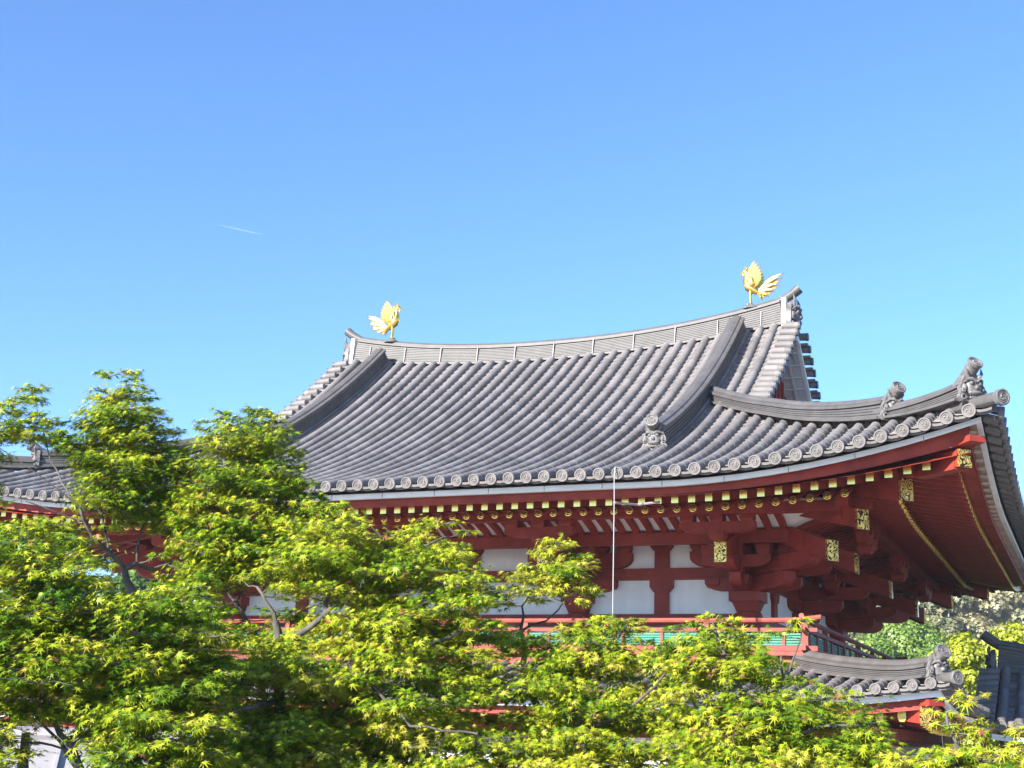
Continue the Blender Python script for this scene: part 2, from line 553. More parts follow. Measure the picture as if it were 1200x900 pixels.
# ---- ridges
def zr(x): return 13.29+0.34*(x/5.0)**2
xs = [-5.05+10.1*i/40 for i in range(41)]
mr = MB()
pts = [Vector((x, 0, zr(x)-0.06)) for x in xs]
hs = [0.43+0.14*(abs(x)/5.05)**3 for x in xs]
caps = ridge_sweep(mr, pts, 0.50, 0.34, hs, 9, 0.0)
ridge = mr.build('roof_ridge', M['tile_trim'], hall, smooth=30)
cp = MB()
cpts = [Vector((-5.36, 0, zr(5.05)+0.77)), Vector((-5.22, 0, zr(5.05)+0.66))]+[c+Vector((0, 0, 0.02)) for c in caps]+[Vector((5.22, 0, zr(5.05)+0.66)), Vector((5.36, 0, zr(5.05)+0.77))]
cp.tube(cpts, [0.13, 0.12]+[0.105]*len(caps)+[0.12, 0.13], 12, flat=0.8)
cp.build('ridge_cap_tiles', M['tile_trim'], ridge, smooth=50)
for i in range(11):
    x = -4.6+9.2*i/10
    for sy in (-1, 1):
        bd = MB()
        pz = zr(x)-0.06
        bd.hexa([(x-0.007, sy*0.262, pz+0.05), (x+0.007, sy*0.262, pz+0.05), (x+0.007, sy*0.185, pz+0.40), (x-0.007, sy*0.185, pz+0.40),
                 (x-0.007, sy*0.278, pz+0.05), (x+0.007, sy*0.278, pz+0.05), (x+0.007, sy*0.222, pz+0.40), (x-0.007, sy*0.222, pz+0.40)])
        bd.build('ridge_band', M['band'], ridge)
for sx in (-1, 1):
    pl = MB()
    zb = zr(5.05)-0.1
    pl.prism([(-0.30, zb), (0.30, zb), (0.235, zb+0.62), (-0.235, zb+0.62)], 5.03, 5.12, lambda y, z, x: Vector((sx*x, y, z)))
    pl.build('ridge_end_plate', M['strip'], ridge)
    on = MB()
    ogre_tile(on, (sx*5.17, 0, zb-0.05), (sx, 0, 0), 0.66)
    on.build('demon_tile', M['oni'], ridge, smooth=45)

# ---- gable ridges running down the front and back slopes
for sx in (-1, 1):
    for sy in (-1, 1):
        g = MB()
        xg = 4.17
        os_ = [0.34+(6.06-0.34)*i/26 for i in range(27)]
        pts = [Vector((sx*xg, sy*o, surf(0, xg, o)+0.05)) for o in os_]
        ridge_sweep(g, pts, 0.32, 0.25, 0.34, 5, 0.105, flat_cap=True, lip=0.06)
        gr = g.build('gable_ridge', M['tile_trim'], hall, smooth=30)
        on = MB()
        oz = surf(0, xg, 6.13)
        P = ogre_tile(on, (sx*xg, sy*6.13, oz+0.02), (0, sy, 0), 0.39)
        bird_perch_tile(on, P(0, 0.92, -0.6), P(0, 1.16, 0.45), 0.10, None)
        on.build('demon_tile', M['oni'], gr, smooth=45)

# ---- corner ridges in two stages
def diag(sx, sy, o, z): return Vector((sx*(o+DX), sy*o, z))
for sx in (-1, 1):
    for sy in (-1, 1):
        g = MB()
        os_ = [2.98+(6.74-2.98)*i/20 for i in range(21)]
        pts = [diag(sx, sy, o, surf(0, o+DX, o)+0.075-0.13*max(0, 1-(o-2.98)/1.6)) for o in os_]
        ridge_sweep(g, pts, 0.32, 0.25, [0.20+0.09*(i/20)**2 for i in range(21)], 4, 0.075, lip=0.06)
        os2 = [6.6+(7.93-6.6)*i/10 for i in range(11)]
        pts2 = [diag(sx, sy, o, surf(0, o+DX, o)+0.075+0.05*max(0, (o-6.9)/1.0)**2) for o in os2]
        ridge_sweep(g, pts2, 0.30, 0.23, [0.15+0.09*(i/10) for i in range(11)], 4, 0.07, lip=0.05)
        # last round tile on the hip itself
        p0 = diag(sx, sy, 7.7, surf(0, 8.91, 7.7)+0.06); p1 = diag(sx, sy, 8.42, surf(0, 9.63, 8.42)+0.055)
        g.tube([p0, p1], 0.095, 12)
        cr = g.build('corner_ridge', M['tile_trim'], hall, smooth=30)
        on = MB()
        f = Vector((sx, sy, 0)).normalized()
        P = ogre_tile(on, pts[-1]+f*0.10-Vector((0, 0, 0.03)), f, 0.42)
        bird_perch_tile(on, P(0, 0.68, -0.5), P(0, 1.13, 0.38), 0.10, None)
        on.build('demon_tile', M['oni'], cr, smooth=45)
        on = MB()
        P = ogre_tile(on, pts2[-1]+f*0.10-Vector((0, 0, 0.03)), f, 0.42)
        bird_perch_tile(on, P(0, 0.62, -0.6), P(0, 1.28, 0.28), 0.098, None)
        t = (p1-p0).normalized(); s = Vector((t.y, -t.x, 0)).normalized(); u = s.cross(t); u = u if u.z > 0 else -u
        eave_disc(on, p1+t*0.02, s, u, t, 0.115, True)
        on.build('demon_tile', M['oni'], cr, smooth=45)

# ---- gables
for sx in (-1, 1):
    g = MB()
    ys = [-3.2+6.4*i/32 for i in range(33)]
    und = lambda y: surf(0, 4.7, max(abs(y), 0.3))-0.12
    poly = [(y, und(y)) for y in ys]
    zb = surf(1, 0, 3.45)-0.25
    poly = [(ys[0], zb)]+poly+[(ys[-1], zb)]
    g.prism(poly, 4.62, 4.72, lambda y, z, x: Vector((sx*x, y, z)))
    for i in range(17):
        y = -2.8+5.6*i/16
        h = und(y)-zb-0.05
        if h > 0.15: g.box((sx*4.745, y, zb+h/2), (0.05, 0.09, h))
    g.box((sx*4.77, 0, zb+0.75), (0.12, 3.2, 0.16))
    g.build('gable_wall', M['red'], hall)
    b = MB()
    for sy in (-1, 1):          # narrow edge board right under the verge
        rings = []
        for i in range(22):
            o = 0.0+3.5*i/21
            z = surf(0, 5.1, max(o, 0.3))-0.10
            rings.append([Vector((sx*5.20, sy*o, z-0.13)), Vector((sx*5.27, sy*o, z-0.13)), Vector((sx*5.27, sy*o, z)), Vector((sx*5.20, sy*o, z))])
        b.loft(rings, 0)
    b.build('bargeboard', M['strip'], hall, smooth=40)
    b = MB()
    for sy in (-1, 1):          # boarded underside of the overhanging verge, with cross battens
        rings = []
        for i in range(22):
            o = 0.0+3.4*i/21
            z = surf(0, 5.1, max(o, 0.3))-0.17
            rings.append([Vector((sx*4.73, sy*o, z-0.05)), Vector((sx*5.195, sy*o, z-0.05)), Vector((sx*5.195, sy*o, z)), Vector((sx*4.73, sy*o, z))])
        b.loft(rings, 0)
        for i in range(14):
            o = 0.25+0.235*i
            z = surf(0, 5.1, max(o, 0.3))-0.235
            b.box((sx*4.97, sy*o, z), (0.44, 0.04, 0.03))
        for x in (4.97,):
            rings = []
            for i in range(22):
                o = 0.0+3.4*i/21
                z = surf(0, 5.1, max(o, 0.3))-0.22
                rings.append([Vector((sx*(x-0.02), sy*o, z-0.035)), Vector((sx*(x+0.02), sy*o, z-0.035)), Vector((sx*(x+0.02), sy*o, z)), Vector((sx*(x-0.02), sy*o, z))])
            b.loft(rings, 0)
    b.build('verge_soffit', M['grey_board'], hall, smooth=40)

# ---- eaves: boards and rafters
def eave_loop(mb, oo, oi, zt, zb, lt=1.0, lb=1.0, N=40, mi=0, sides=(0, 1, 2, 3)):
    for sd in sides:
        ho = (oo if sd % 2 else oo+DX)
        rings = []
        for i in range(N+1):
            q = -1+2*i/N
            ao = q*ho
            ai = q*(oi if sd % 2 else oi+DX)
            L = liftA(AA(sd, ao)*9.42/(oo+DX))
            rings.append([mp(sd, ai, oi, zb+L*lb), mp(sd, ao, oo, zb+L*lb), mp(sd, ao, oo, zt+L*lt), mp(sd, ai, oi, zt+L*lt)])
        mb.loft(rings, mi)
e = MB(); eave_loop(e, 8.12, 8.05, 8.897, 8.82); ebd = e.build('eave_edge_board', M['strip'], hall)
jn = MB()
for k in range(-10, 11):
    a = 0.3+k*0.92
    jn.box(mp(0, a, 8.122, 8.858+liftA(abs(a))), (0.010, 0.006, 0.074))
jn.build('board_joints', M['band'], ebd)
e = MB(); eave_loop(e, 8.048, 7.90, 8.855, 8.83, 1.0, 1.0)
for sd in (1, 3):                                   # scalloped boards below the tile edge
    h = 8.05 if sd % 2 else 8.05+DX
    n = int(2*h/0.2875)
    for k in range(n):
        a = -h+0.15+k*0.2875
        L = liftA(AA(sd, a))
        e.tube([mp(sd, a, 7.95, 8.822+L), mp(sd, a, 8.04, 8.822+L)], 0.025, 6)
e.build('eave_soffit_board', M['soffit'], hall)
e = MB(); eave_loop(e, 7.95, 7.80, 8.82, 8.722, 1.0, 0.80); e.build('eave_fascia', M['red'], hall)
WR = 0.73
def liftr(A): return liftA(A)*WR
# soffit boarding over flying rafters and over base rafters
def zfly(o): return 8.695+0.20*(7.7-o)
def zbase(o): return 8.715+0.33*(6.75-o)
e = MB()
def soffit(mb, o0, o1, zf, off):
    for sd in range(4):
        N = 40
        rings = []
        for i in range(N+1):
            q = -1+2*i/N
            r = []
            for o in (o0, lerp(o0, o1, 0.5), o1):
                a = q*(o if sd % 2 else o+DX)
                r.append(mp(sd, a, o, zf(o)+off+liftr(AA(sd, a)*9.0/(o+DX) if o > 6 else AA(sd, a))*min(1, (o-3.4)/3.4)))
            rings.append(r)
        mb.loft(rings, 0, closed=False, up=False)
soffit(e, 7.95, 6.6, zfly, 0.075)
soffit(e, 6.78, 3.8, zbase, 0.075)
e.build('eave_soffit', M['red'], hall, smooth=40)
e = MB(); eave_loop(e, 6.74, 6.60, zfly(6.6)-0.02, zbase(6.7)+0.06, WR, WR); e.build('rafter_beam', M['red'], hall)

def crest_disc(mb, c, s, u, t, r, mi_g, mi_d):
    n = 14
    cs = [(math.cos(2*math.pi*j/n), math.sin(2*math.pi*j/n)) for j in range(n)]
    ring = lambda q, d: [c+s*(x*q)+u*(y*q)+t*d for x, y in cs]
    mb.loft([ring(r, -0.03), ring(r, 0.006), ring(r*0.80, 0.008), ring(r*0.78, 0.0)], mi_g, caps=False)
    mb.loft([ring(r*0.80, -0.01), ring(r*0.80, 0.002)], mi_d)
    for k in range(3):
        g0 = 2*math.pi*k/3
        pts = [c+s*(math.cos(g0+q)*r*ee)+u*(math.sin(g0+q)*r*ee)+t*0.004 for q, ee in ((0, 0.22), (0.8, 0.42), (1.6, 0.58), (2.3, 0.66))]
        mb.tube(pts, [r*0.17, r*0.16, r*0.12, r*0.05], 5, mi_g)
# prototypes, built along -Y with their outer end at the origin
def fly_proto(L):
    b = MB()
    sl = 0.20
    b.hexa([(-0.05, 0, -0.058), (0.05, 0, -0.058), (0.05, L, -0.058+sl*L), (-0.05, L, -0.058+sl*L),
            (-0.05, 0, 0.058), (0.05, 0, 0.058), (0.05, L, 0.058+sl*L), (-0.05, L, 0.058+sl*L)])
    o = b.build('flying_rafter', M['red'], hall)
    c = MB(); c.box((0, -0.004, 0), (0.106, 0.016, 0.122))
    c.build('rafter_cap', M['gold'], o)
    return o
def base_proto(L):
    b = MB()
    b.tube([(0, 0, 0), (0, L, 0.33*L)], 0.055, 10)
    o = b.build('base_rafter', M['red'], hall, smooth=40)
    c = MB(); crest_disc(c, Vector((0, -0.012, 0)), Vector((1, 0, 0)), Vector((0, 0, 1)), Vector((0, -1, 0)), 0.062, 0, 1)
    c.build('rafter_cap', [M['gold'], M['dark']], o)
    return o
RS = 0.2555
fl_p = {}
ba_p = {}
def rafter_spots(oend, margin):
    res = []
    for sd in (0, 1, 3, 2):
        h = (oend if sd % 2 else oend+DX)-margin
        n = int(h/RS)
        row = [(sd, (k+0.5)*RS) for k in range(-n-1, n+1) if abs((k+0.5)*RS) < h]
        if sd == 1: row.sort(key=lambda q: q[1])
        res += row
    return res
def place_rafters(kind, oend, zend, inner, margin, protos, mk, limit=100):
    spots = rafter_spots(oend, margin)
    stuff = MB()
    for i, (sd, a) in enumerate(spots):
        dg = AA(sd, a)-DX
        L = oend-max(inner, dg)
        if L < 0.25: continue
        L = round(math.ceil(L/0.3)*0.3, 2) if dg > inner else oend-inner
        L = min(L, oend-inner)
        p = mp(sd, a, oend, zend+liftr(AA(sd, a)))
        mat4 = Matrix.Translation(p) @ Matrix.Rotation(R_(90)*sd, 4, 'Z')
        if i < limit:
            key = round(L, 2)
            if key not in protos:
                protos[key] = mk(L); protos[key].matrix_local = mat4
            else:
                copy_part(protos[key], hall, mat4)
        else:
            b = MB()
            if kind == 'fly':
                sl = 0.20
                b.hexa([(-0.05, 0, -0.058), (0.05, 0, -0.058), (0.05, L, -0.058+sl*L), (-0.05, L, -0.058+sl*L),
                        (-0.05, 0, 0.058), (0.05, 0, 0.058), (0.05, L, 0.058+sl*L), (-0.05, L, 0.058+sl*L)])
                b.box((0, -0.004, 0), (0.106, 0.016, 0.122), mi=1)
            else:
                b.tube([(0, 0, 0), (0, L, 0.33*L)], 0.055, 6)
                b.tube([(0, -0.02, 0), (0, 0.02, 0)], 0.062, 8, 1)
            stuff.add([mat4 @ Vector(v) for v in b.v], [], 0)
            off = len(stuff.v)-len(b.v)
            for f, mi in zip(b.f, b.m):
                stuff.f.append(tuple(q+off for q in f)); stuff.m.append(mi)
    o = stuff.build('flying_rafters' if kind == 'fly' else 'base_rafters', [M['red'], M['gold']], hall)
    o['kind'] = 'stuff'
place_rafters('fly', 7.74, 8.69, 6.35, 0.30, fl_p, fly_proto)
place_rafters('base', 6.77, 8.715, 4.2, 0.45, ba_p, base_proto)

# ---- corner rafters with pierced gold ends
def beam(mb, p0, p1, w, h, mi=0):
    t = (p1-p0); s = Vector((t.y, -t.x, 0)).normalized()*(w/2)
    z = Vector((0, 0, h/2))
    mb.hexa([p0-s-z, p0+s-z, p1+s-z, p1-s-z, p0-s+z, p0+s+z, p1+s+z, p1-s+z], mi)
def capped_beam(name, p0, p1, w, h, clen=0.05):
    b = MB(); beam(b, p0, p1, w, h)
    o = b.build(name, M['red'], hall)
    t = (p1-p0).normalized()
    c = MB(); beam(c, p1-t*(clen-0.012), p1+t*0.012, w+0.012, h+0.012)
    c.build('gold_end_plate', M['gold_plate'], o)
    return o
for sx in (-1, 1):
    for sy in (-1, 1):
        o = capped_beam('corner_rafter', diag(sx, sy, 5.6, 9.20), diag(sx, sy, 7.87, 9.075), 0.19, 0.23)
        b = MB(); beam(b, diag(sx, sy, 7.40, 9.24), diag(sx, sy, 8.06, 9.30), 0.26, 0.085)
        beam(b, diag(sx, sy, 7.2, 9.06), diag(sx, sy, 7.80, 9.05), 0.215, 0.23)
        b.build('corner_bracket_board', M['red'], o)
        capped_beam('corner_rafter', diag(sx, sy, 4.2, 9.62), diag(sx, sy, 6.98, 8.84), 0.20, 0.31)
        capped_beam('tail_rafter', diag(sx, sy, 4.0, 9.35), diag(sx, sy, 6.24, 8.55), 0.19, 0.29)
        capped_beam('tail_rafter', diag(sx, sy, 3.9, 8.95), diag(sx, sy, 5.68, 8.17), 0.19, 0.31)

# ---- purlins, ribs and wall framing
WO = 3.94
def loop_box(mb, oo, oi, z0, z1, mi=0):
    for sd in range(4):
        hO = oo if sd % 2 else oo+DX
        hI = oi if sd % 2 else oi+DX
        p = [mp(sd, -hO, oo, z0), mp(sd, hO, oo, z0), mp(sd, hI, oi, z0), mp(sd, -hI, oi, z0),
             mp(sd, -hO, oo, z1), mp(sd, hO, oo, z1), mp(sd, hI, oi, z1), mp(sd, -hI, oi, z1)]
        mb.hexa(p, mi)
b = MB(); loop_box(b, 6.06, 5.86, 8.735, 8.90)
for sx in (-1, 1):
    for sy in (-1, 1):
        beam(b, Vector((sx*7.0, sy*5.96, 8.818)), Vector((sx*7.55, sy*5.96, 8.83)), 0.19, 0.16)
        beam(b, Vector((sx*7.17, sy*5.8, 8.818)), Vector((sx*7.17, sy*6.4, 8.83)), 0.19, 0.16)
b.build('eave_purlin', M['red'], hall)
b = MB(); loop_box(b, 4.98, 4.80, 8.44, 8.64); b.build('bracket_beam', M['red'], hall)
b = MB(); loop_box(b, 4.99, 4.975, 8.425, 8.438); b.build('beam_moulding', M['red_old'], hall)
# curved ribs with white boards between
def rib_curve(q): return (lerp(4.92, 5.86, q), 8.62+0.30*(q**0.75))
b = MB()
for sd in range(4):
    rings = []
    for i in range(7):
        o, z = rib_curve(i/6)
        h = o if sd % 2 else o+DX
        rings.append([mp(sd, -h, o, z+0.05), mp(sd, h, o, z+0.05)])
    b.loft(rings, 0, closed=False, up=False)
b.build('rib_ceiling_board', M['white'], hall)
b = MB()
for sd in range(4):
    h = 4.9 if sd % 2 else 4.9+DX
    n = int(h/0.25)
    for k in range(-n, n+1):
        a = k*0.25
        for i in range(6):
            p0, p1 = rib_curve(i/6), rib_curve((i+1)/6)
            s_ = mp(sd, 0.05, 0, 0)-mp(sd, 0, 0, 0)
            q0, q1 = mp(sd, a, *p0), mp(sd, a, *p1)
            z = Vector((0, 0, 0.045))
            b.hexa([q0-s_-z, q0+s_-z, q1+s_-z, q1-s_-z, q0-s_+z, q0+s_+z, q1+s_+z, q1-s_+z])
b.build('curved_ribs', M['red'], hall)
b = MB(); loop_box(b, 4.80, 3.9, 8.66, 8.70); b.build('bracket_ceiling', M['red'], hall)

COLS = [(5.15, 3.94), (2.12, 3.94), (-2.12, 3.94), (-5.15, 3.94), (5.15, 0), (-5.15, 0)]
b = MB()
for sd in range(4):
    h = WO if sd % 2 else WO+DX
    p = lambda a, o, z: mp(sd, a, o, z)
    b.hexa([p(-h, WO-0.02, 2.6), p(h, WO-0.02, 2.6), p(h-0.06, WO-0.08, 2.6), p(-h+0.06, WO-0.08, 2.6),
            p(-h, WO-0.02, 9.75), p(h, WO-0.02, 9.75), p(h-0.06, WO-0.08, 9.75), p(-h+0.06, WO-0.08, 9.75)])
b.build('wall_panel', M['white'], hall)
def wall_beam(z0, z1, d, name='wall_beam'):
    b = MB(); loop_box(b, WO+d, WO-0.01, z0, z1); return b.build(name, M['red'], hall)
wall_beam(7.16, 7.36, 0.12)
wall_beam(7.955, 8.155, 0.08)
wall_beam(8.615, 8.80, 0.08)
wall_beam(6.62, 6.80, 0.10)
def place4(f):
    for sd in range(4):
        f(sd)
b_strut = []
def strut(sd, a):
    b = MB()
    P = lambda x, y, z: mp(sd, a+x, WO+y, z)
    def blk(x0, x1, y1, z0, z1):
        b.hexa([P(-x0, -0.015, z0), P(x0, -0.015, z0), P(x0, y1, z0), P(-x0, y1, z0), P(-x1, -0.015, z1), P(x1, -0.015, z1), P(x1, y1, z1), P(-x1, y1, z1)])
    blk(0.13, 0.13, 0.045, 7.35, 7.74)
    blk(0.14, 0.21, 0.065, 7.74, 7.83); blk(0.21, 0.21, 0.065, 7.83, 7.96)
    blk(0.13, 0.13, 0.045, 8.15, 8.46)
    blk(0.14, 0.20, 0.065, 8.46, 8.53); blk(0.20, 0.20, 0.065, 8.53, 8.62)
    b.build('wall_strut', M['red'], hall)
for sd in (0, 2):
    for a in (-3.635, 0.0, 3.635): strut(sd, a)
for sd in (1, 3):
    for a in (-1.97, 1.97): strut(sd, a)
allcols = [(x, y*s) for x, y in COLS for s in ((1, -1) if y else (1,))]
for x, y in allcols:
    b = MB()
    b.tube([(x, y, 2.6), (x, y, 6.4), (x, y, 7.3), (x, y, 7.38)], [0.27, 0.26, 0.25, 0.22], 20)
    b.build('column', M['red'], hall, smooth=40)

# ---- stepped bracket sets
def arm(mb, c, d, L, h=0.21, w=0.17, ends=(1, 1)):
    """bracket arm centred on c along direction d, curved up at its free ends; c is the middle of its underside"""
    d = Vector(d).normalized(); s = Vector((-d.y, d.x, 0))
    c = Vector(c)
    top = [(-L/2, h), (L/2, h)]
    def end(sg, on):
        if not on: return [(sg*L/2, 0)]
        return [(sg*L/2, h*0.52), (sg*(L/2-0.04), h*0.30), (sg*(L/2-0.11), h*0.12), (sg*(L/2-0.24), 0.0)]
    poly = top+end(1, ends[1])+list(reversed(end(-1, ends[0])))
    mb.prism(poly, -w/2, w/2, lambda x, z, y: c+d*x+s*y+Vector((0, 0, z)))
def block(mb, c, w, h, d=(1, 0, 0)):
    d = Vector(d).normalized(); s = Vector((-d.y, d.x, 0))
    R = Matrix((d, s, Vector((0, 0, 1)))).transposed()
    c = Vector(c)
    mb.box(c+Vector((0, 0, h*0.2)), (w, w, h*0.4), R, taper=0.70)
    mb.box(c+Vector((0, 0, h*0.7)), (w, w, h*0.6), R)
def bracket_geo(mb, out, tang, corner=False):
    """bracket set at the origin column axis; out = outward, tang = along the wall. heights are absolute"""
    out, tang = Vector(out), Vector(tang)
    q = lambda o, a, z: out*o+tang*a+Vector((0, 0, z))
    # wall-plane arms
    arm(mb, q(0.05, 0, 7.75), tang, 1.40, 0.205, 0.20)
    for a in (-0.58, 0, 0.58): block(mb, q(0.055, a, 7.80), 0.25, 0.155, tang)
    arm(mb, q(0.05, 0, 8.16), tang, 1.96, 0.27, 0.19)
    for a in (-0.85, -0.42, 0, 0.42, 0.85): block(mb, q(0.055, a, 8.43), 0.24, 0.185, tang)
    # first step
    arm(mb, q(0.42, 0, 7.73), out, 1.0, 0.235, 0.19, (0, 1))
    block(mb, q(0.76, 0, 7.965), 0.25, 0.16, tang)
    arm(mb, q(0.76, 0, 8.06), tang, 1.16, 0.20, 0.17)
    for a in (-0.46, 0, 0.46): block(mb, q(0.76, a, 8.26), 0.235, 0.17, tang)
    # second step
    arm(mb, q(0.66, 0, 7.99), out, 1.5, 0.235, 0.19, (0, 1))
    # outer cross arm carrying the purlin
    block(mb, q(1.98, 0, 8.335), 0.25, 0.15, tang)
    arm(mb, q(2.0, 0, 8.45), tang, 1.22, 0.17, 0.17)
    for a in (-0.48, 0, 0.48): block(mb, q(2.0, a, 8.60), 0.22, 0.14, tang)
def bracket_set(x, y, outs, corner):
    b = MB()
    b.box((0, 0, 7.475), (0.46, 0.46, 0.17), taper=0.72)
    b.box((0, 0, 7.645), (0.54, 0.54, 0.17))
    for o in outs:
        t = Vector((-o[1], o[0], 0))
        bracket_geo(b, o, t, corner)
    if corner:
        dg = (Vector(outs[0])+Vector(outs[1])).normalized()
        t = Vector((-dg.y, dg.x, 0))
        q = lambda o, a, z: dg*o+t*a+Vector((0, 0, z))
        arm(b, q(0.62, 0, 7.72), dg, 1.30, 0.25, 0.22, (0, 1))
        block(b, q(1.08, 0, 7.965), 0.27, 0.17, dg)
        arm(b, q(1.0, 0, 7.985), dg, 2.0, 0.245, 0.22, (0, 1))
        block(b, q(1.72, 0, 8.23), 0.26, 0.13, dg)
        block(b, q(2.75, 0, 8.60), 0.26, 0.14, dg)
    o = b.build('bracket_set', M['red'], hall)
    o.location = (x, y, 0)
    return o
def outs_of(x, y):
    r = []
    if abs(abs(y)-3.94) < 0.01: r.append((0, math.copysign(1, y), 0))
    if abs(abs(x)-5.15) < 0.01: r.append((math.copysign(1, x), 0, 0))
    return r
for x, y in allcols:
    outs = outs_of(x, y)
    bracket_set(x, y, outs, len(outs) == 2)
    for o in outs:
        o = Vector(o)
        base = Vector((x, y, 0))
        capped_beam('tail_rafter', base-o*0.3+Vector((0, 0, 8.93)), base+o*1.84+Vector((0, 0, 8.175)), 0.185, 0.31, 0.05)

# ---- balcony
bal = MB(); loop_box(bal, 5.22, 3.9, 6.60, 6.665); loop_box(bal, 5.10, 4.9, 6.44, 6.595)
bal.build('balcony_floor', M['red_old'], hall)
rl = empty('balcony_railing', (0, 0, 0), hall)
RO = 5.12
hr = MB()
def rail_loop(mb, o, z, r, over, flare):
    for sd in range(4):
        h = (o if sd % 2 else o+DX)+over
        pts = [mp(sd, a, o, z+flare*max(0, (abs(a)-(h-0.55))/0.55)**2) for a in [-h+2*h*i/40 for i in range(41)]]
        mb.tube(pts, r, 8)
rail_loop(hr, RO, 7.155, 0.042, 0.26, 0.05)
hr.build('handrail', M['red_old'], rl, smooth=40)
mrl = MB()
def rail_box(mb, o, z0, z1, w, over):
    for sd in range(4):
        h = (o if sd % 2 else o+DX)+over
        zz = 0.004*(sd % 2)
        mb.hexa([mp(sd, -h, o-w/2, z0+zz), mp(sd, h, o-w/2, z0+zz), mp(sd, h, o+w/2, z0+zz), mp(sd, -h, o+w/2, z0+zz),
                 mp(sd, -h, o-w/2, z1+zz), mp(sd, h, o-w/2, z1+zz), mp(sd, h, o+w/2, z1+zz), mp(sd, -h, o+w/2, z1+zz)])
rail_box(mrl, RO, 6.975, 7.035, 0.075, 0.20)
mrl.build('middle_rail', M['red_old'], rl)
brl = MB(); rail_box(brl, RO, 6.675, 6.755, 0.09, 0.20); brl.build('bottom_rail', M['red_old'], rl)
for sd in range(4):
    h = RO if sd % 2 else RO+DX
    n = 7 if sd % 2 else 9
    for k in range(n):
        a = -h+2*h*k/(n-1)
        if sd % 2 and k in (0, n-1): continue
        b = MB()
        e2 = 0.055 if k in (0, n-1) else 0.042
        c0, c1 = mp(sd, a, RO, 6.66), mp(sd, a, RO, 7.12)
        b.box((c0+c1)/2, (2*e2, 2*e2, 0.46))
        b.build('railing_post', M['red_old'], rl)
    m_ = int(2*h/0.64)
    for k in range(m_):
        a = -h+(k+0.5)*2*h/m_
        b = MB()
        b.box(mp(sd, a, RO, 6.865), (0.05, 0.05, 0.22))
        b.build('railing_strut', M['red_old'], rl)
    b = MB()
    for k in range(5):
        z = 6.778+0.040*k
        q0, q1 = mp(sd, -h+0.05, RO-0.012, z), mp(sd, h-0.05, RO-0.012, z)
        beam(b, q0, q1, 0.022, 0.026)
    b.build('green_slats', M['green'], rl)

# ---- skirt roof round the storey below
def liftB(A): return 0.28*max(0.0, (A-5.0)/3.8)**2
def surfB(side, a, o):
    u = o-4.9
    return 6.46-0.30*u+0.027*u*u+liftB(AA(side, a))*max(0, min(1, (o-4.9)/2.6))
SK = Roof(surfB, lambda sd, a: max(4.85, AA(sd, a)-DX), 7.58, (8.65, 7.45), 0.242, 0.073)
sk = empty('skirt_roof', (0, 0, 0), hall)
for sd in range(4):
    r2, f2, d2, l2 = MB(), MB(), MB(), MB()
    SK.tiles(r2, f2, d2, l2, (sd,))
    f2.build('roof_slope', M['tile_flat'], sk, smooth=40)
    r2.merge(d2, 1)
    r2.build('cover_tiles', [M['tile'], M['tile_disc']], sk, smooth=45)
    l2.build('eave_flat_tiles', M['tile_disc'], sk, smooth=40)
    b = MB()
    rings = []
    for i in range(41):
        q = -1+i/20
        rings.append([mp(sd, q*(o if sd % 2 else o+DX), o, surfB(sd, q*(o if sd % 2 else o+DX), o)-0.09) for o in (4.85, 5.8, 6.7, 7.35)])
    b.loft(rings, 0, closed=False)
    b.build('roof_boarding', M['dark'], sk, smooth=60)
b = MB(); loop_box(b, 5.0, 4.86, 6.40, 6.52); b.build('head_ridge', M['tile_trim'], sk)
for sx in (-1, 1):
    for sy in (-1, 1):
        g = MB()
        os_ = [4.95+(7.28-4.95)*i/16 for i in range(17)]
        pts = [diag(sx, sy, o, surfB(0, o+DX, o)+0.045-0.05*max(0, 1-(o-4.95)/1.2)+0.03*max(0, (o-6.7)/0.6)**2) for o in os_]
        ridge_sweep(g, pts, 0.32, 0.25, 0.20, 4, 0.085, lip=0.05)
        p0 = diag(sx, sy, 7.1, surfB(0, 8.3, 7.1)+0.05); p1 = diag(sx, sy, 7.61, surfB(0, 8.82, 7.6)+0.055)
        g.tube([p0, p1], 0.08, 12)
        cr = g.build('corner_ridge', M['tile_trim'], sk, smooth=30)
        on = MB()
        f = Vector((sx, sy, 0)).normalized()
        P = ogre_tile(on, pts[-1]+f*0.08-Vector((0, 0, 0.05)), f, 0.37)
        bird_perch_tile(on, P(0, 0.60, -0.50), P(0, 1.08, 0.36), 0.10, None)
        t = (p1-p0).normalized(); s = Vector((t.y, -t.x, 0)).normalized(); u = s.cross(t); u = u if u.z > 0 else -u
        eave_disc(on, p1+t*0.02, s, u, t, 0.095, True)
        on.build('demon_tile', M['oni'], cr, smooth=45)
def eave_loopB(mb, oo, oi, zt, zb, lt=1.0, lb=1.0, N=30):
    for sd in range(4):
        ho = (oo if sd % 2 else oo+DX)
        rings = []
        for i in range(N+1):
            q = -1+2*i/N
            ao = q*ho; ai = q*(oi if sd % 2 else oi+DX)
            L = liftB(AA(sd, ao)*8.6/(oo+DX))
            rings.append([mp(sd, ai, oi, zb+L*lb), mp(sd, ao, oo, zb+L*lb), mp(sd, ao, oo, zt+L*lt), mp(sd, ai, oi, zt+L*lt)])
        mb.loft(rings, 0)
b = MB(); eave_loopB(b, 7.36, 7.29, 5.775, 5.69); b.build('eave_edge_board', M['strip'], sk)
b = MB(); eave_loopB(b, 7.22, 7.08, 5.70, 5.57, 1, 0.85); b.build('eave_fascia', M['red'], sk)
b = MB()
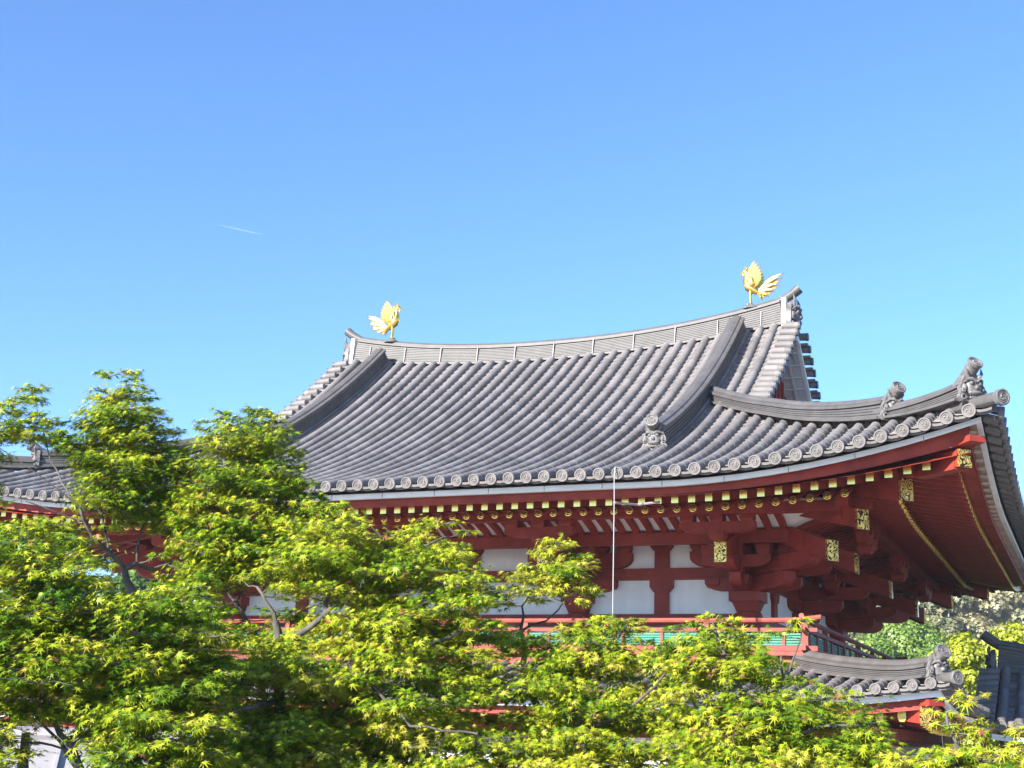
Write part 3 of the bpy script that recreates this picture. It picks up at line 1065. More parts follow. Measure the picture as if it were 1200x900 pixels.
for sd in range(4):
    rings = []
    for i in range(31):
        q = -1+2*i/30
        rings.append([mp(sd, q*(o if sd % 2 else o+DX), o, 5.68+0.24*(7.2-o)+liftB(AA(sd, q*(o if sd % 2 else o+DX)))*0.85*min(1, max(0, (o-5.5)/1.6))) for o in (7.2, 6.4, 5.6)])
    b.loft(rings, 0, closed=False, up=False)
b.build('eave_soffit', M['red'], sk)
def skirt_rafter(L):
    b = MB(); sl = 0.24
    b.hexa([(-0.05, 0, -0.07), (0.05, 0, -0.07), (0.05, L, -0.07+sl*L), (-0.05, L, -0.07+sl*L), (-0.05, 0, 0.06), (0.05, 0, 0.06), (0.05, L, 0.06+sl*L), (-0.05, L, 0.06+sl*L)])
    o = b.build('skirt_rafter', M['red'], sk)
    c = MB()
    c.prism([(-0.056, 0.065), (-0.056, -0.04), (-0.03, -0.08), (0.03, -0.08), (0.056, -0.04), (0.056, 0.065)], -0.03, 0.03, lambda x, z, y: Vector((x, y, z)))
    c.build('rafter_cap', M['gold'], o)
    return o
sp = None
for sd in (0, 1):
    h = 6.9 if sd else 6.9+DX
    k = 0
    a = h-0.1
    while a > (-h if sd == 0 else -h):
        if sd == 0 and a > 0 or sd == 1 and a < 0:
            mat4 = Matrix.Translation(mp(sd, a, 7.0, 5.545+liftB(AA(sd, a))*0.8)) @ Matrix.Rotation(R_(90)*sd, 4, 'Z')
            if sp is None:
                sp = skirt_rafter(1.3); sp.matrix_local = mat4
            else: copy_part(sp, sk, mat4)
        a -= 0.30
for sx in (-1, 1):
    for sy in (-1, 1):
        capped_beam('corner_rafter', diag(sx, sy, 5.4, 5.95), diag(sx, sy, 7.16, 5.70), 0.20, 0.24)
        b = MB(); beam(b, diag(sx, sy, 6.4, 5.86), diag(sx, sy, 7.30, 5.86), 0.26, 0.08); b.build('corner_bracket_board', M['red'], hall)
b = MB(); loop_box(b, 6.0, 5.78, 5.28, 5.56); loop_box(b, 5.98, 5.80, 4.55, 4.75); loop_box(b, 6.3, 6.12, 5.38, 5.55)
b.build('skirt_beam', M['red'], hall)
b = MB(); loop_box(b, 5.93, 5.87, 2.0, 5.3); b.build('skirt_wall', M['white'], hall)
for x in (-7.1, -5.15, -2.12, 2.12, 5.15, 7.1):
    for y in (-5.9, 5.9):
        b = MB(); b.tube([(x, y, 0.5), (x, y, 4.95), (x, y, 5.0)], [0.2, 0.19, 0.16], 14)
        b.box((x, y, 5.06), (0.36, 0.36, 0.12), taper=0.7); b.box((x, y, 5.17), (0.42, 0.42, 0.12))
        b.build('skirt_column', M['red'], hall, smooth=40)
for y in (-3.94, 0, 3.94):
    for x in (-7.1, 7.1):
        b = MB(); b.tube([(x, y, 0.5), (x, y, 5.0)], [0.2, 0.18], 14)
        b.box((x, y, 5.06), (0.36, 0.36, 0.12), taper=0.7)
        b.build('skirt_column', M['red'], hall, smooth=40)
b = MB(); b.box((0, 0, 0.3), (16.4, 14.0, 0.6)); b.build('stone_platform', M['stone'], hall)

# ================================================================== gilded phoenixes on the ridge
def phoenix(loc, face, label):
    root = empty('phoenix_statue', loc)
    tag(root, label, 'statue', 'gilded phoenixes on the roof ridge')
    fx = face
    W = lambda x, y, z: Vector((fx*x, y, z))
    p = MB()
    n = 16
    prof = [(0.17, -0.02), (0.175, 0.01), (0.13, 0.035), (0.06, 0.075), (0.035, 0.10), (0.0, 0.102)]
    p.loft([[W(math.cos(2*math.pi*j/n)*r, math.sin(2*math.pi*j/n)*r, z) for j in range(n)] for r, z in prof])
    p.build('pedestal', M['oni'], root, smooth=50)
    b = MB()
    # body, neck and head as one swept surface
    spine = [((-0.19, 0.29), 0.02, 0.025), ((-0.12, 0.325), 0.05, 0.055), ((-0.04, 0.385), 0.080, 0.085), ((0.03, 0.445), 0.092, 0.10), ((0.075, 0.525), 0.078, 0.085),
             ((0.090, 0.60), 0.052, 0.058), ((0.080, 0.665), 0.040, 0.044), ((0.078, 0.72), 0.042, 0.046), ((0.100, 0.765), 0.044, 0.048), ((0.140, 0.765), 0.034, 0.036), ((0.175, 0.735), 0.016, 0.018), ((0.215, 0.695), 0.004, 0.005)]
    rings = []
    for i, ((x, z), ry, rz) in enumerate(spine):
        x0, z0 = spine[max(i-1, 0)][0]; x1, z1 = spine[min(i+1, len(spine)-1)][0]
        t = Vector((x1-x0, 0, z1-z0)).normalized(); nn = Vector((-t.z, 0, t.x))
        rings.append([W(x+nn.x*rz*math.cos(g), ry*math.sin(g), z+nn.z*rz*math.cos(g)) for g in [2*math.pi*j/14 for j in range(14)]])
    b.loft(rings)
    for sy in (-1, 1):   # legs and feet
        b.tube([W(0.0, sy*0.035, 0.38), W(0.01, sy*0.03, 0.26), W(0.0, sy*0.025, 0.10)], [0.038, 0.020, 0.018], 8)
        for q in (-0.5, 0, 0.5): b.tube([W(0.0, sy*0.025, 0.10), W(0.065, sy*0.025+q*0.06, 0.095)], [0.015, 0.007], 5)
    b.build('body', M['gold_bird'], root, smooth=60)
    c = MB()             # crest, wattle, eye
    for k, (dx, dz) in enumerate(((0.035, 0.05), (0.0, 0.075), (-0.04, 0.07), (-0.075, 0.045), (-0.085, 0.0))):
        c.tube([W(0.115-0.016*k, 0, 0.80-0.008*k), W(0.105+dx, 0, 0.80+dz)], [0.024, 0.007], 6)
    c.sphere(W(0.145, 0, 0.705), (0.02, 0.012, 0.04), 7, 5)
    for sy in (-1, 1): c.sphere(W(0.135, sy*0.036, 0.775), 0.011, 6, 4)
    c.build('crest', M['gold_bird'], root, smooth=60)
    def feather(mb, pts, wds, th=0.009, lat=None):
        rings = []
        n_ = len(pts)
        for i, pt in enumerate(pts):
            t = (pts[min(i+1, n_-1)]-pts[max(i-1, 0)]).normalized()
            nn = Vector((0, 1, 0)) if lat is None else lat
            s = t.cross(nn).normalized(); n2 = s.cross(t)
            rings.append([pt+s*wds[i], pt+n2*th, pt-s*wds[i], pt-n2*th])
        mb.loft(rings)
    tips = [(-0.12, 0.92), (-0.165, 0.875), (-0.205, 0.815), (-0.235, 0.75), (-0.255, 0.68), (-0.255, 0.61), (-0.235, 0.545), (-0.20, 0.49)]
    for sy in (-1, 1):   # raised wings made of overlapping long feathers
        wv = MB()
        for k, (tx, tz) in enumerate(tips):
            q = k/7
            r0 = (0.045-0.11*q, 0.53-0.09*q)
            cx, cz = lerp(r0[0], tx, 0.55)-0.02*(1-q)+0.055*(1-q), lerp(r0[1], tz, 0.55)+0.015
            pts = []
            for i in range(6):
                t = i/5
                x = (1-t)**2*r0[0]+2*t*(1-t)*cx+t*t*tx
                z = (1-t)**2*r0[1]+2*t*(1-t)*cz+t*t*tz
                y = sy*(0.078+0.075*t*(1-0.4*q)-0.005*k*(1-t))
                pts.append(W(x, y, z))
            feather(wv, pts, [0.03, 0.040, 0.044, 0.040, 0.030, 0.004], 0.008)
        wv.sphere(W(-0.02, sy*0.085, 0.53), (0.075, 0.028, 0.11), 10, 7)
        wv.build('wing', M['gold_bird'], root, smooth=50)
    tl = MB()            # fan of curved tail plumes
    tt = [(-0.67, 0.66), (-0.62, 0.59), (-0.60, 0.51), (-0.57, 0.44), (-0.54, 0.37), (-0.48, 0.315), (-0.41, 0.265), (-0.34, 0.225), (-0.27, 0.19), (-0.205, 0.17)]
    for k, (tx, tz) in enumerate(tt):
        q = k/9
        cx, cz = lerp(-0.31, -0.20, q), lerp(0.60, 0.25, q**0.7)
        for sy in ((-1, 1) if k % 2 else (0,)):
            pts = []
            for i in range(8):
                t = i/7
                x = (1-t)**2*(-0.13)+2*t*(1-t)*cx+t*t*tx
                z = (1-t)**2*0.30+2*t*(1-t)*cz+t*t*tz
                pts.append(W(x, sy*(0.015+0.06*t), z))
            feather(tl, pts, [0.018, 0.026, 0.030, 0.031, 0.029, 0.025, 0.017, 0.003], 0.009)
    tl.build('tail', M['gold_bird'], root, smooth=50)
    root.scale = (1.08, 1.08, 1.08)
    return root
phz = zr(4.2)+0.515
phoenix((-4.17, 0, phz), 1, 'gilded phoenix facing along the ridge, standing on the end farther from the big eave corner')
phoenix((4.34, 0, phz+0.02), -1, 'gilded phoenix above the open gable, standing beside the raised ridge tip near the eave corner')

# ================================================================== lightning conductor
ck = MB()
pts = []
for i in range(16):
    o = lerp(5.75, 8.44, i/15)
    pts.append(Vector((4.29, -o, surf(0, 4.29, o)+0.118)))
pts.append(Vector((4.29, -8.475, 8.93)))
ck.tube(pts, 0.008, 6)
ck.tube([pts[-1], Vector((4.29, -8.46, 8.6)), Vector((4.29, -8.46, 0.2))], 0.008, 8)
cbl = ck.build('lightning_cable', M['wire'])
tag(cbl, 'thin pale lightning cable hanging straight down from the tiled eave in front of white panels', 'cable')
st = MB()
st.tube([Vector((4.29, -8.455, 8.545)), Vector((4.45, -7.9, 8.60)), Vector((4.75, -7.75, 8.655))], 0.02, 6)
st.build('stay_bar', M['band'], cbl)

# ================================================================== gabled tiled ranges (wing and rear corridor)
def range_building(name, label, cat, org, rz, length, half, zr_, ze, wall_z0, dark_end=True, sag=0.12):
    """gabled tile roof on columns; local x runs along the ridge, y across; org is on the ground under one gable end"""
    root = empty(name, org)
    root.rotation_euler = (0, 0, rz)
    tag(root, label, cat)
    end_lift = lambda x: 0.28*max(0, 1-x/2.6)**2+0.28*max(0, 1-(length-x)/2.6)**2
    def sf(x, y):
        q = abs(y)/half
        return zr_-(zr_-ze)*(q*1.18-0.18*q*q)+end_lift(x)*0.6
    rolls, flats, discs, lips = MB(), MB(), MB(), MB()
    pit = 0.2875
    nx = int(length/pit)
    for sy in (-1, 1):
        sdir = Vector((1, 0, 0))
        for k in range(nx+1):
            x = 0.16+k*pit
            if x > length-0.1: continue
            n = max(2, int(half/0.3))
            pts = [Vector((x, sy*lerp(0.1, half, i/n), sf(x, lerp(0.1, half, i/n))+0.022)) for i in range(n+1)]
            roll_run(rolls, pts, sdir, 0.086)
            t = (pts[-1]-pts[-2]).normalized(); u = sdir.cross(t); u = u if u.z > 0 else -u
            eave_disc(discs, pts[-1]+t*0.012, sdir, u, t, 0.1, sy < 0)
            xf = x+pit/2
            pts = [Vector((xf, sy*lerp(0.1, half-0.03, i/5), sf(xf, lerp(0.1, half-0.03, i/5)))) for i in range(6)]
            flat_run(flats, pts, sdir, pit/2)
            eave_lip(lips, pts[-1], sdir, u, t, pit/2)
        for xe, sx in ((0, -1), (length, 1)):
            for i in range(int(half/0.235)):
                y = 0.3+0.235*i
                z = sf(xe, y)
                rolls.tube([(xe-sx*0.06, sy*y, z+0.04), (xe+sx*0.30, sy*y, z+0.015)], [0.070, 0.082], 9)
                flats.box((xe+sx*0.12, sy*(y+0.118), sf(xe, y+0.118)-0.012), (0.34, 0.14, 0.05))
    rf = flats.build('roof', M['tile_flat'], root, smooth=40)
    rolls.merge(discs, 1)
    rolls.build('cover_tiles', [M['tile'], M['tile_disc']], rf, smooth=45)
    lips.build('eave_flat_tiles', M['tile_disc'], rf, smooth=40)
    g = MB()
    pts = [Vector((length*i/24, 0, sf(length*i/24, 0)-0.10)) for i in range(25)]
    caps = ridge_sweep(g, pts, 0.40, 0.28, [0.40+0.3*end_lift(length*i/24) for i in range(25)], 6, 0.0)
    c2 = [caps[0]+Vector((-0.28, 0, 0.20)), caps[0]+Vector((-0.14, 0, 0.09))]+caps+[caps[-1]+Vector((0.14, 0, 0.09)), caps[-1]+Vector((0.28, 0, 0.20))]
    g.tube(c2, 0.10, 10)
    rg = g.build('roof_ridge', M['tile_trim'], root, smooth=30)
    for xe, sx, p in ((0, -1, pts[0]), (length, 1, pts[-1])):
        on = MB(); ogre_tile(on, p+Vector((sx*0.05, 0, -0.05)), (sx, 0, 0), 0.46)
        on.build('demon_tile', M['oni'], rg, smooth=45)
    for xe, sx in ((0, -1), (length, 1)):
        for sy in (-1, 1):
            b = MB()
            rings = []
            for i in range(9):
                y = (half-0.1)*i/8
                z = sf(xe, y)-0.09
                rings.append([Vector((xe+sx*0.10, sy*y, z-0.30)), Vector((xe+sx*0.18, sy*y, z-0.30)), Vector((xe+sx*0.18, sy*y, z)), Vector((xe+sx*0.10, sy*y, z))])
            b.loft(rings)
            b.build('bargeboard', M['red'], root)
    b = MB()
    for sy in (-1, 1):
        rings = [[Vector((length*i/20, sy*y, sf(length*i/20, y)-0.09)) for y in (0, half*0.5, half-0.15)] for i in range(21)]
        b.loft(rings, closed=False)
    b.build('roof_boarding', M['red'], root)
    b = MB()
    for sy in (-1, 1):
        rings = [[Vector((length*i/20, sy*(half-0.14-dy), sf(length*i/20, half)-dz)) for dy, dz in ((0.0, 0.13), (0.0, 0.22), (0.1, 0.22), (0.1, 0.13))] for i in range(21)]
        b.loft(rings)
    b.build('eave_edge_board', M['strip'], root)
    wb = half-1.1
    for sy in (-1, 1):
        for k in range(int(length/2.6)+1):
            x = 0.7+k*2.6
            if x > length-0.4: continue
            c = MB(); c.tube([(x, sy*wb, 0), (x, sy*wb, ze-0.1)], [0.17, 0.16], 12)
            c.box((x, sy*wb, ze-0.02), (0.36, 0.36, 0.16), taper=0.75)
            c.build('column', M['red'], root, smooth=40)
    b = MB()
    for sy in (-1, 1):
        b.box((length/2, sy*wb, ze+0.16), (length-0.3, 0.2, 0.2)); b.box((length/2, sy*wb, ze-0.55), (length-0.9, 0.14, 0.18))
    b.box((0.7, 0, ze+0.15), (0.2, 2*wb-0.22, 0.18)); b.box((length-0.7, 0, ze+0.15), (0.2, 2*wb-0.22, 0.18))
    b.build('beam', M['red'], root)
    b = MB(); b.box((length/2, 0, (wall_z0+ze)/2+0.3), (length-1.5, 2*wb-0.5, ze-wall_z0-0.2)); b.build('wall', M['white'], root)
    gb = MB()
    for xe in (0.62, length-0.62):
        ys = [-(wb)+2*wb*i/16 for i in range(17)]
        poly = [(ys[0], ze+0.26)]+[(y, sf(1, y)-0.14) for y in ys]+[(ys[-1], ze+0.26)]
        gb.prism(poly, xe-0.04, xe+0.04, lambda y, z, x: Vector((x, y, z)))
    gb.build('gable_wall', M['white'], root)
    return root
range_building('wing_corridor', 'dark grey tiled wing roof in shade, its curved ridge tip beside the hall corner', 'corridor',
               (8.80, 0.35, 0), 0.0, 15.0, 2.45, 6.62, 5.50, 2.2)
range_building('wing_corridor', 'matching tiled wing on the far left, mostly hidden behind dark green maple leaves', 'corridor',
               (-8.80, 0.35, 0), math.pi, 15.0, 2.45, 6.62, 5.50, 2.2)
# ------------------------------------------------------------------ pale metal-roofed shelter below the maples
def metal_shelter():
    root = empty('roofed_shelter', (1.5, -17.2, 2.15))
    root.rotation_euler = (0, 0, R_(38))
    tag(root, 'pale seamed metal roof of a low shelter glimpsed through dark branches', 'shelter')
    L, W_, zr0, ze0 = 3.2, 1.9, 2.95, 2.25
    b = MB()
    for sy in (-1, 1):
        b.hexa([(-L/2, 0, zr0-0.05), (L/2, 0, zr0-0.05), (L/2, sy*W_, ze0-0.05), (-L/2, sy*W_, ze0-0.05), (-L/2, 0, zr0), (L/2, 0, zr0), (L/2, sy*W_, ze0), (-L/2, sy*W_, ze0)])
        for k in range(11):
            x = -L/2+0.02+k*(L-0.04)/10
            beam(b, Vector((x, sy*0.03, zr0+0.005)), Vector((x, sy*W_, ze0+0.02)), 0.025, 0.05)
    b.tube([(-L/2-0.03, 0, zr0+0.02), (L/2+0.03, 0, zr0+0.02)], 0.07, 8)
    b.build('roof', M['pale_metal'], root)
    for x in (-L/2+0.3, L/2-0.3):
        for y in (-W_+0.4, W_-0.4):
            c = MB(); c.box((x, y, 0.3), (0.12, 0.12, 4.0)); c.build('post', M['red_old'], root)
    c = MB()
    for y in (-W_+0.4, W_-0.4): c.box((0, y, 2.2), (L-0.4, 0.11, 0.16))
    c.build('beam', M['red_old'], root)
metal_shelter()

# ================================================================== ground, hills, trees
def smooth(a, b, x):
    t = np.clip((x-a)/(b-a), 0, 1)
    return t*t*(3-2*t)
def ground_z(x, y):
    """gravel court round the hall, rising to the terrace the photograph was taken from"""
    return 3.66*smooth(-12.5, -24.5, y+0*x)*smooth(-60, -30, -np.abs(x-6))
def hill_z(x, y):
    d = np.hypot(x-10, y+27)
    n = np.sin(x*0.031+1.3)*np.cos(y*0.027)*4+np.sin(x*0.071+y*0.05)*2
    return smooth(95, 260, d)*(17+n)*smooth(20, 80, y)-0.6
def grid_mesh(name, xs, ys, fz, material, smooth_=True):
    X, Y = np.meshgrid(xs, ys)
    Z = fz(X, Y)
    vs = np.stack([X, Y, Z], -1).reshape(-1, 3)
    nx, ny = len(xs), len(ys)
    fs = [(j*nx+i, j*nx+i+1, (j+1)*nx+i+1, (j+1)*nx+i) for j in range(ny-1) for i in range(nx-1)]
    b = MB(); b.v = [tuple(v) for v in vs]; b.f = fs; b.m = [0]*len(fs)
    return b.build(name, material, smooth=60)
M['gravel'] = mat('pale_gravel', (0.48, 0.44, 0.38), 0.9, var=0.25, vscale=0.8, bump=0.5, bscale=60)
M['forest_floor'] = mat('forest_floor', (0.05, 0.055, 0.03), 0.95, var=0.4, vscale=0.2)
gx = np.concatenate([[-2500, -700, -200, -90], np.linspace(-60, 60, 41), [90, 200, 450]])
gy = np.concatenate([[-2500, -600, -120, -60], np.linspace(-45, 45, 46), [90, 200, 700, 2500]])
tag(grid_mesh('ground', gx, gy, ground_z, M['gravel']), kind='structure')
M['dark_ground'] = mat('added_dark_ground_cover', (0.045, 0.055, 0.022), 0.95, var=0.5, vscale=0.7, bump=0.4, bscale=25)  # unseen dark ground, added to cut light bouncing up under the eaves
pw = MB()
for x0, x1, y0, y1 in ((9.3, 90, -9.0, 8.6), (-90, 90, 8.6, 90), (-90, -9.3, -9.0, 8.6)):
    pw.add([(x0, y0, 0.012), (x1, y0, 0.012), (x1, y1, 0.012), (x0, y1, 0.012)], [(0, 1, 2, 3)], 0, False)
tag(pw.build('added_dark_ground', M['dark_ground']), kind='structure')
hx = np.linspace(-420, 420, 71); hy = np.linspace(30, 620, 51)
tag(grid_mesh('hills', hx, hy, hill_z, M['forest_floor']), kind='structure')

def leaf_mat(name, cols, transl=0.35, gloss=0.05, tr_gain=1.25):
    mt = bpy.data.materials.new(name)
    mt.use_nodes = True
    nt = mt.node_tree
    nt.nodes.clear()
    out = nt.nodes.new('ShaderNodeOutputMaterial')
    at = nt.nodes.new('ShaderNodeAttribute'); at.attribute_name = 'tint'
    r = nt.nodes.new('ShaderNodeValToRGB')
    el = r.color_ramp.elements
    while len(el) > 1: el.remove(el[-1])
    el[0].position = cols[0][0]; el[0].color = (*cols[0][1], 1)
    for p, c in cols[1:]:
        e = el.new(p); e.color = (*c, 1)
    nt.links.new(at.outputs['Fac'], r.inputs['Fac'])
    d = nt.nodes.new('ShaderNodeBsdfDiffuse')
    t = nt.nodes.new('ShaderNodeBsdfTranslucent')
    g = nt.nodes.new('ShaderNodeBsdfGlossy'); g.inputs['Roughness'].default_value = 0.45
    hs = nt.nodes.new('ShaderNodeHueSaturation'); hs.inputs['Value'].default_value = tr_gain; hs.inputs['Hue'].default_value = 0.492
    nt.links.new(r.outputs['Color'], d.inputs['Color'])
    nt.links.new(r.outputs['Color'], hs.inputs['Color'])
    nt.links.new(hs.outputs['Color'], t.inputs['Color'])
    m1 = nt.nodes.new('ShaderNodeMixShader'); m1.inputs['Fac'].default_value = transl
    m2 = nt.nodes.new('ShaderNodeMixShader'); m2.inputs['Fac'].default_value = gloss
    nt.links.new(d.outputs[0], m1.inputs[1]); nt.links.new(t.outputs[0], m1.inputs[2])
    nt.links.new(m1.outputs[0], m2.inputs[1]); nt.links.new(g.outputs[0], m2.inputs[2])
    nt.links.new(m2.outputs[0], out.inputs['Surface'])
    return mt
M['leaf_young'] = leaf_mat('young_maple_leaf', [(0.0, (0.045, 0.115, 0.006)), (0.35, (0.12, 0.21, 0.008)), (0.60, (0.27, 0.33, 0.012)), (0.85, (0.45, 0.46, 0.03)), (0.955, (0.36, 0.31, 0.05)), (0.985, (0.34, 0.12, 0.07))], 0.26, 0.02)
M['leaf_deep'] = leaf_mat('deep_maple_leaf', [(0.0, (0.035, 0.09, 0.006)), (0.45, (0.10, 0.18, 0.008)), (0.75, (0.22, 0.29, 0.010)), (0.9, (0.38, 0.41, 0.02)), (0.96, (0.26, 0.20, 0.04)), (0.985, (0.28, 0.10, 0.06))], 0.26, 0.02)

# a maple leaf: seven pointed lobes, drooping tips
_lb = [(-128, .38), (-84, .66), (-41, .90), (0, 1.0), (41, .90), (84, .66), (128, .38)]
LEAF = [(0.0, 0.0)]
for i, (g, l) in enumerate(_lb):
    if i == 0: LEAF.append((-0.10*math.cos(0), -0.16))
    LEAF.append((math.sin(R_(g))*l, math.cos(R_(g))*l))
    if i < 6:
        gm = (g+_lb[i+1][0])/2
        LEAF.append((math.sin(R_(gm))*.21, math.cos(R_(gm))*.21))
LEAF.append((0.10, -0.16))
LEAF = np.array(LEAF)
LEAF3 = np.column_stack([LEAF, -0.20*(LEAF**2).sum(1)])
def leaves_mesh(name, pos, nrm, dirv, size, tint, material, parent, shape=LEAF3, vary=None):
    """one mesh of many leaves: positions, leaf normals, pointing directions, sizes, colour value per leaf"""
    n, k = len(pos), len(shape)
    nrm = nrm/np.linalg.norm(nrm, axis=1)[:, None]
    y = dirv-nrm*(dirv*nrm).sum(1)[:, None]
    y /= np.linalg.norm(y, axis=1)[:, None]+1e-9
    x = np.cross(y, nrm)
    shp = np.repeat(shape[None], n, 0)
    if vary is not None:                 # no two leaves alike: width, droop and a fold along the midrib
        wx, dz, fold = vary
        shp[:, :, 2] = shp[:, :, 2]*dz[:, None]+np.abs(shp[:, :, 0])*fold[:, None]
        shp[:, :, 0] *= wx[:, None]
    V = pos[:, None, :]+size[:, None, None]*(shp[:, :, 0, None]*x[:, None, :]+shp[:, :, 1, None]*y[:, None, :]+shp[:, :, 2, None]*nrm[:, None, :])
    tri = np.array([(0, i, i+1) for i in range(1, k-1)]+[(0, k-1, 1)])[:, ::-1]
    F = (tri[None]+(np.arange(n)*k)[:, None, None]).reshape(-1, 3)
    me = bpy.data.meshes.new(name)
    me.vertices.add(n*k); me.vertices.foreach_set('co', V.reshape(-1).astype(np.float32))
    me.loops.add(len(F)*3); me.loops.foreach_set('vertex_index', F.reshape(-1).astype(np.int32))
    me.polygons.add(len(F)); me.polygons.foreach_set('loop_start', (np.arange(len(F))*3).astype(np.int32))
    me.polygons.foreach_set('loop_total', np.full(len(F), 3, np.int32))
    me.update(calc_edges=True)
    at = me.attributes.new('tint', 'FLOAT', 'POINT')
    at.data.foreach_set('value', np.repeat(tint, k).astype(np.float32))
    me.materials.append(material)
    o = bpy.data.objects.new(name, me)
    col.objects.link(o)
    o.parent = parent
    return o
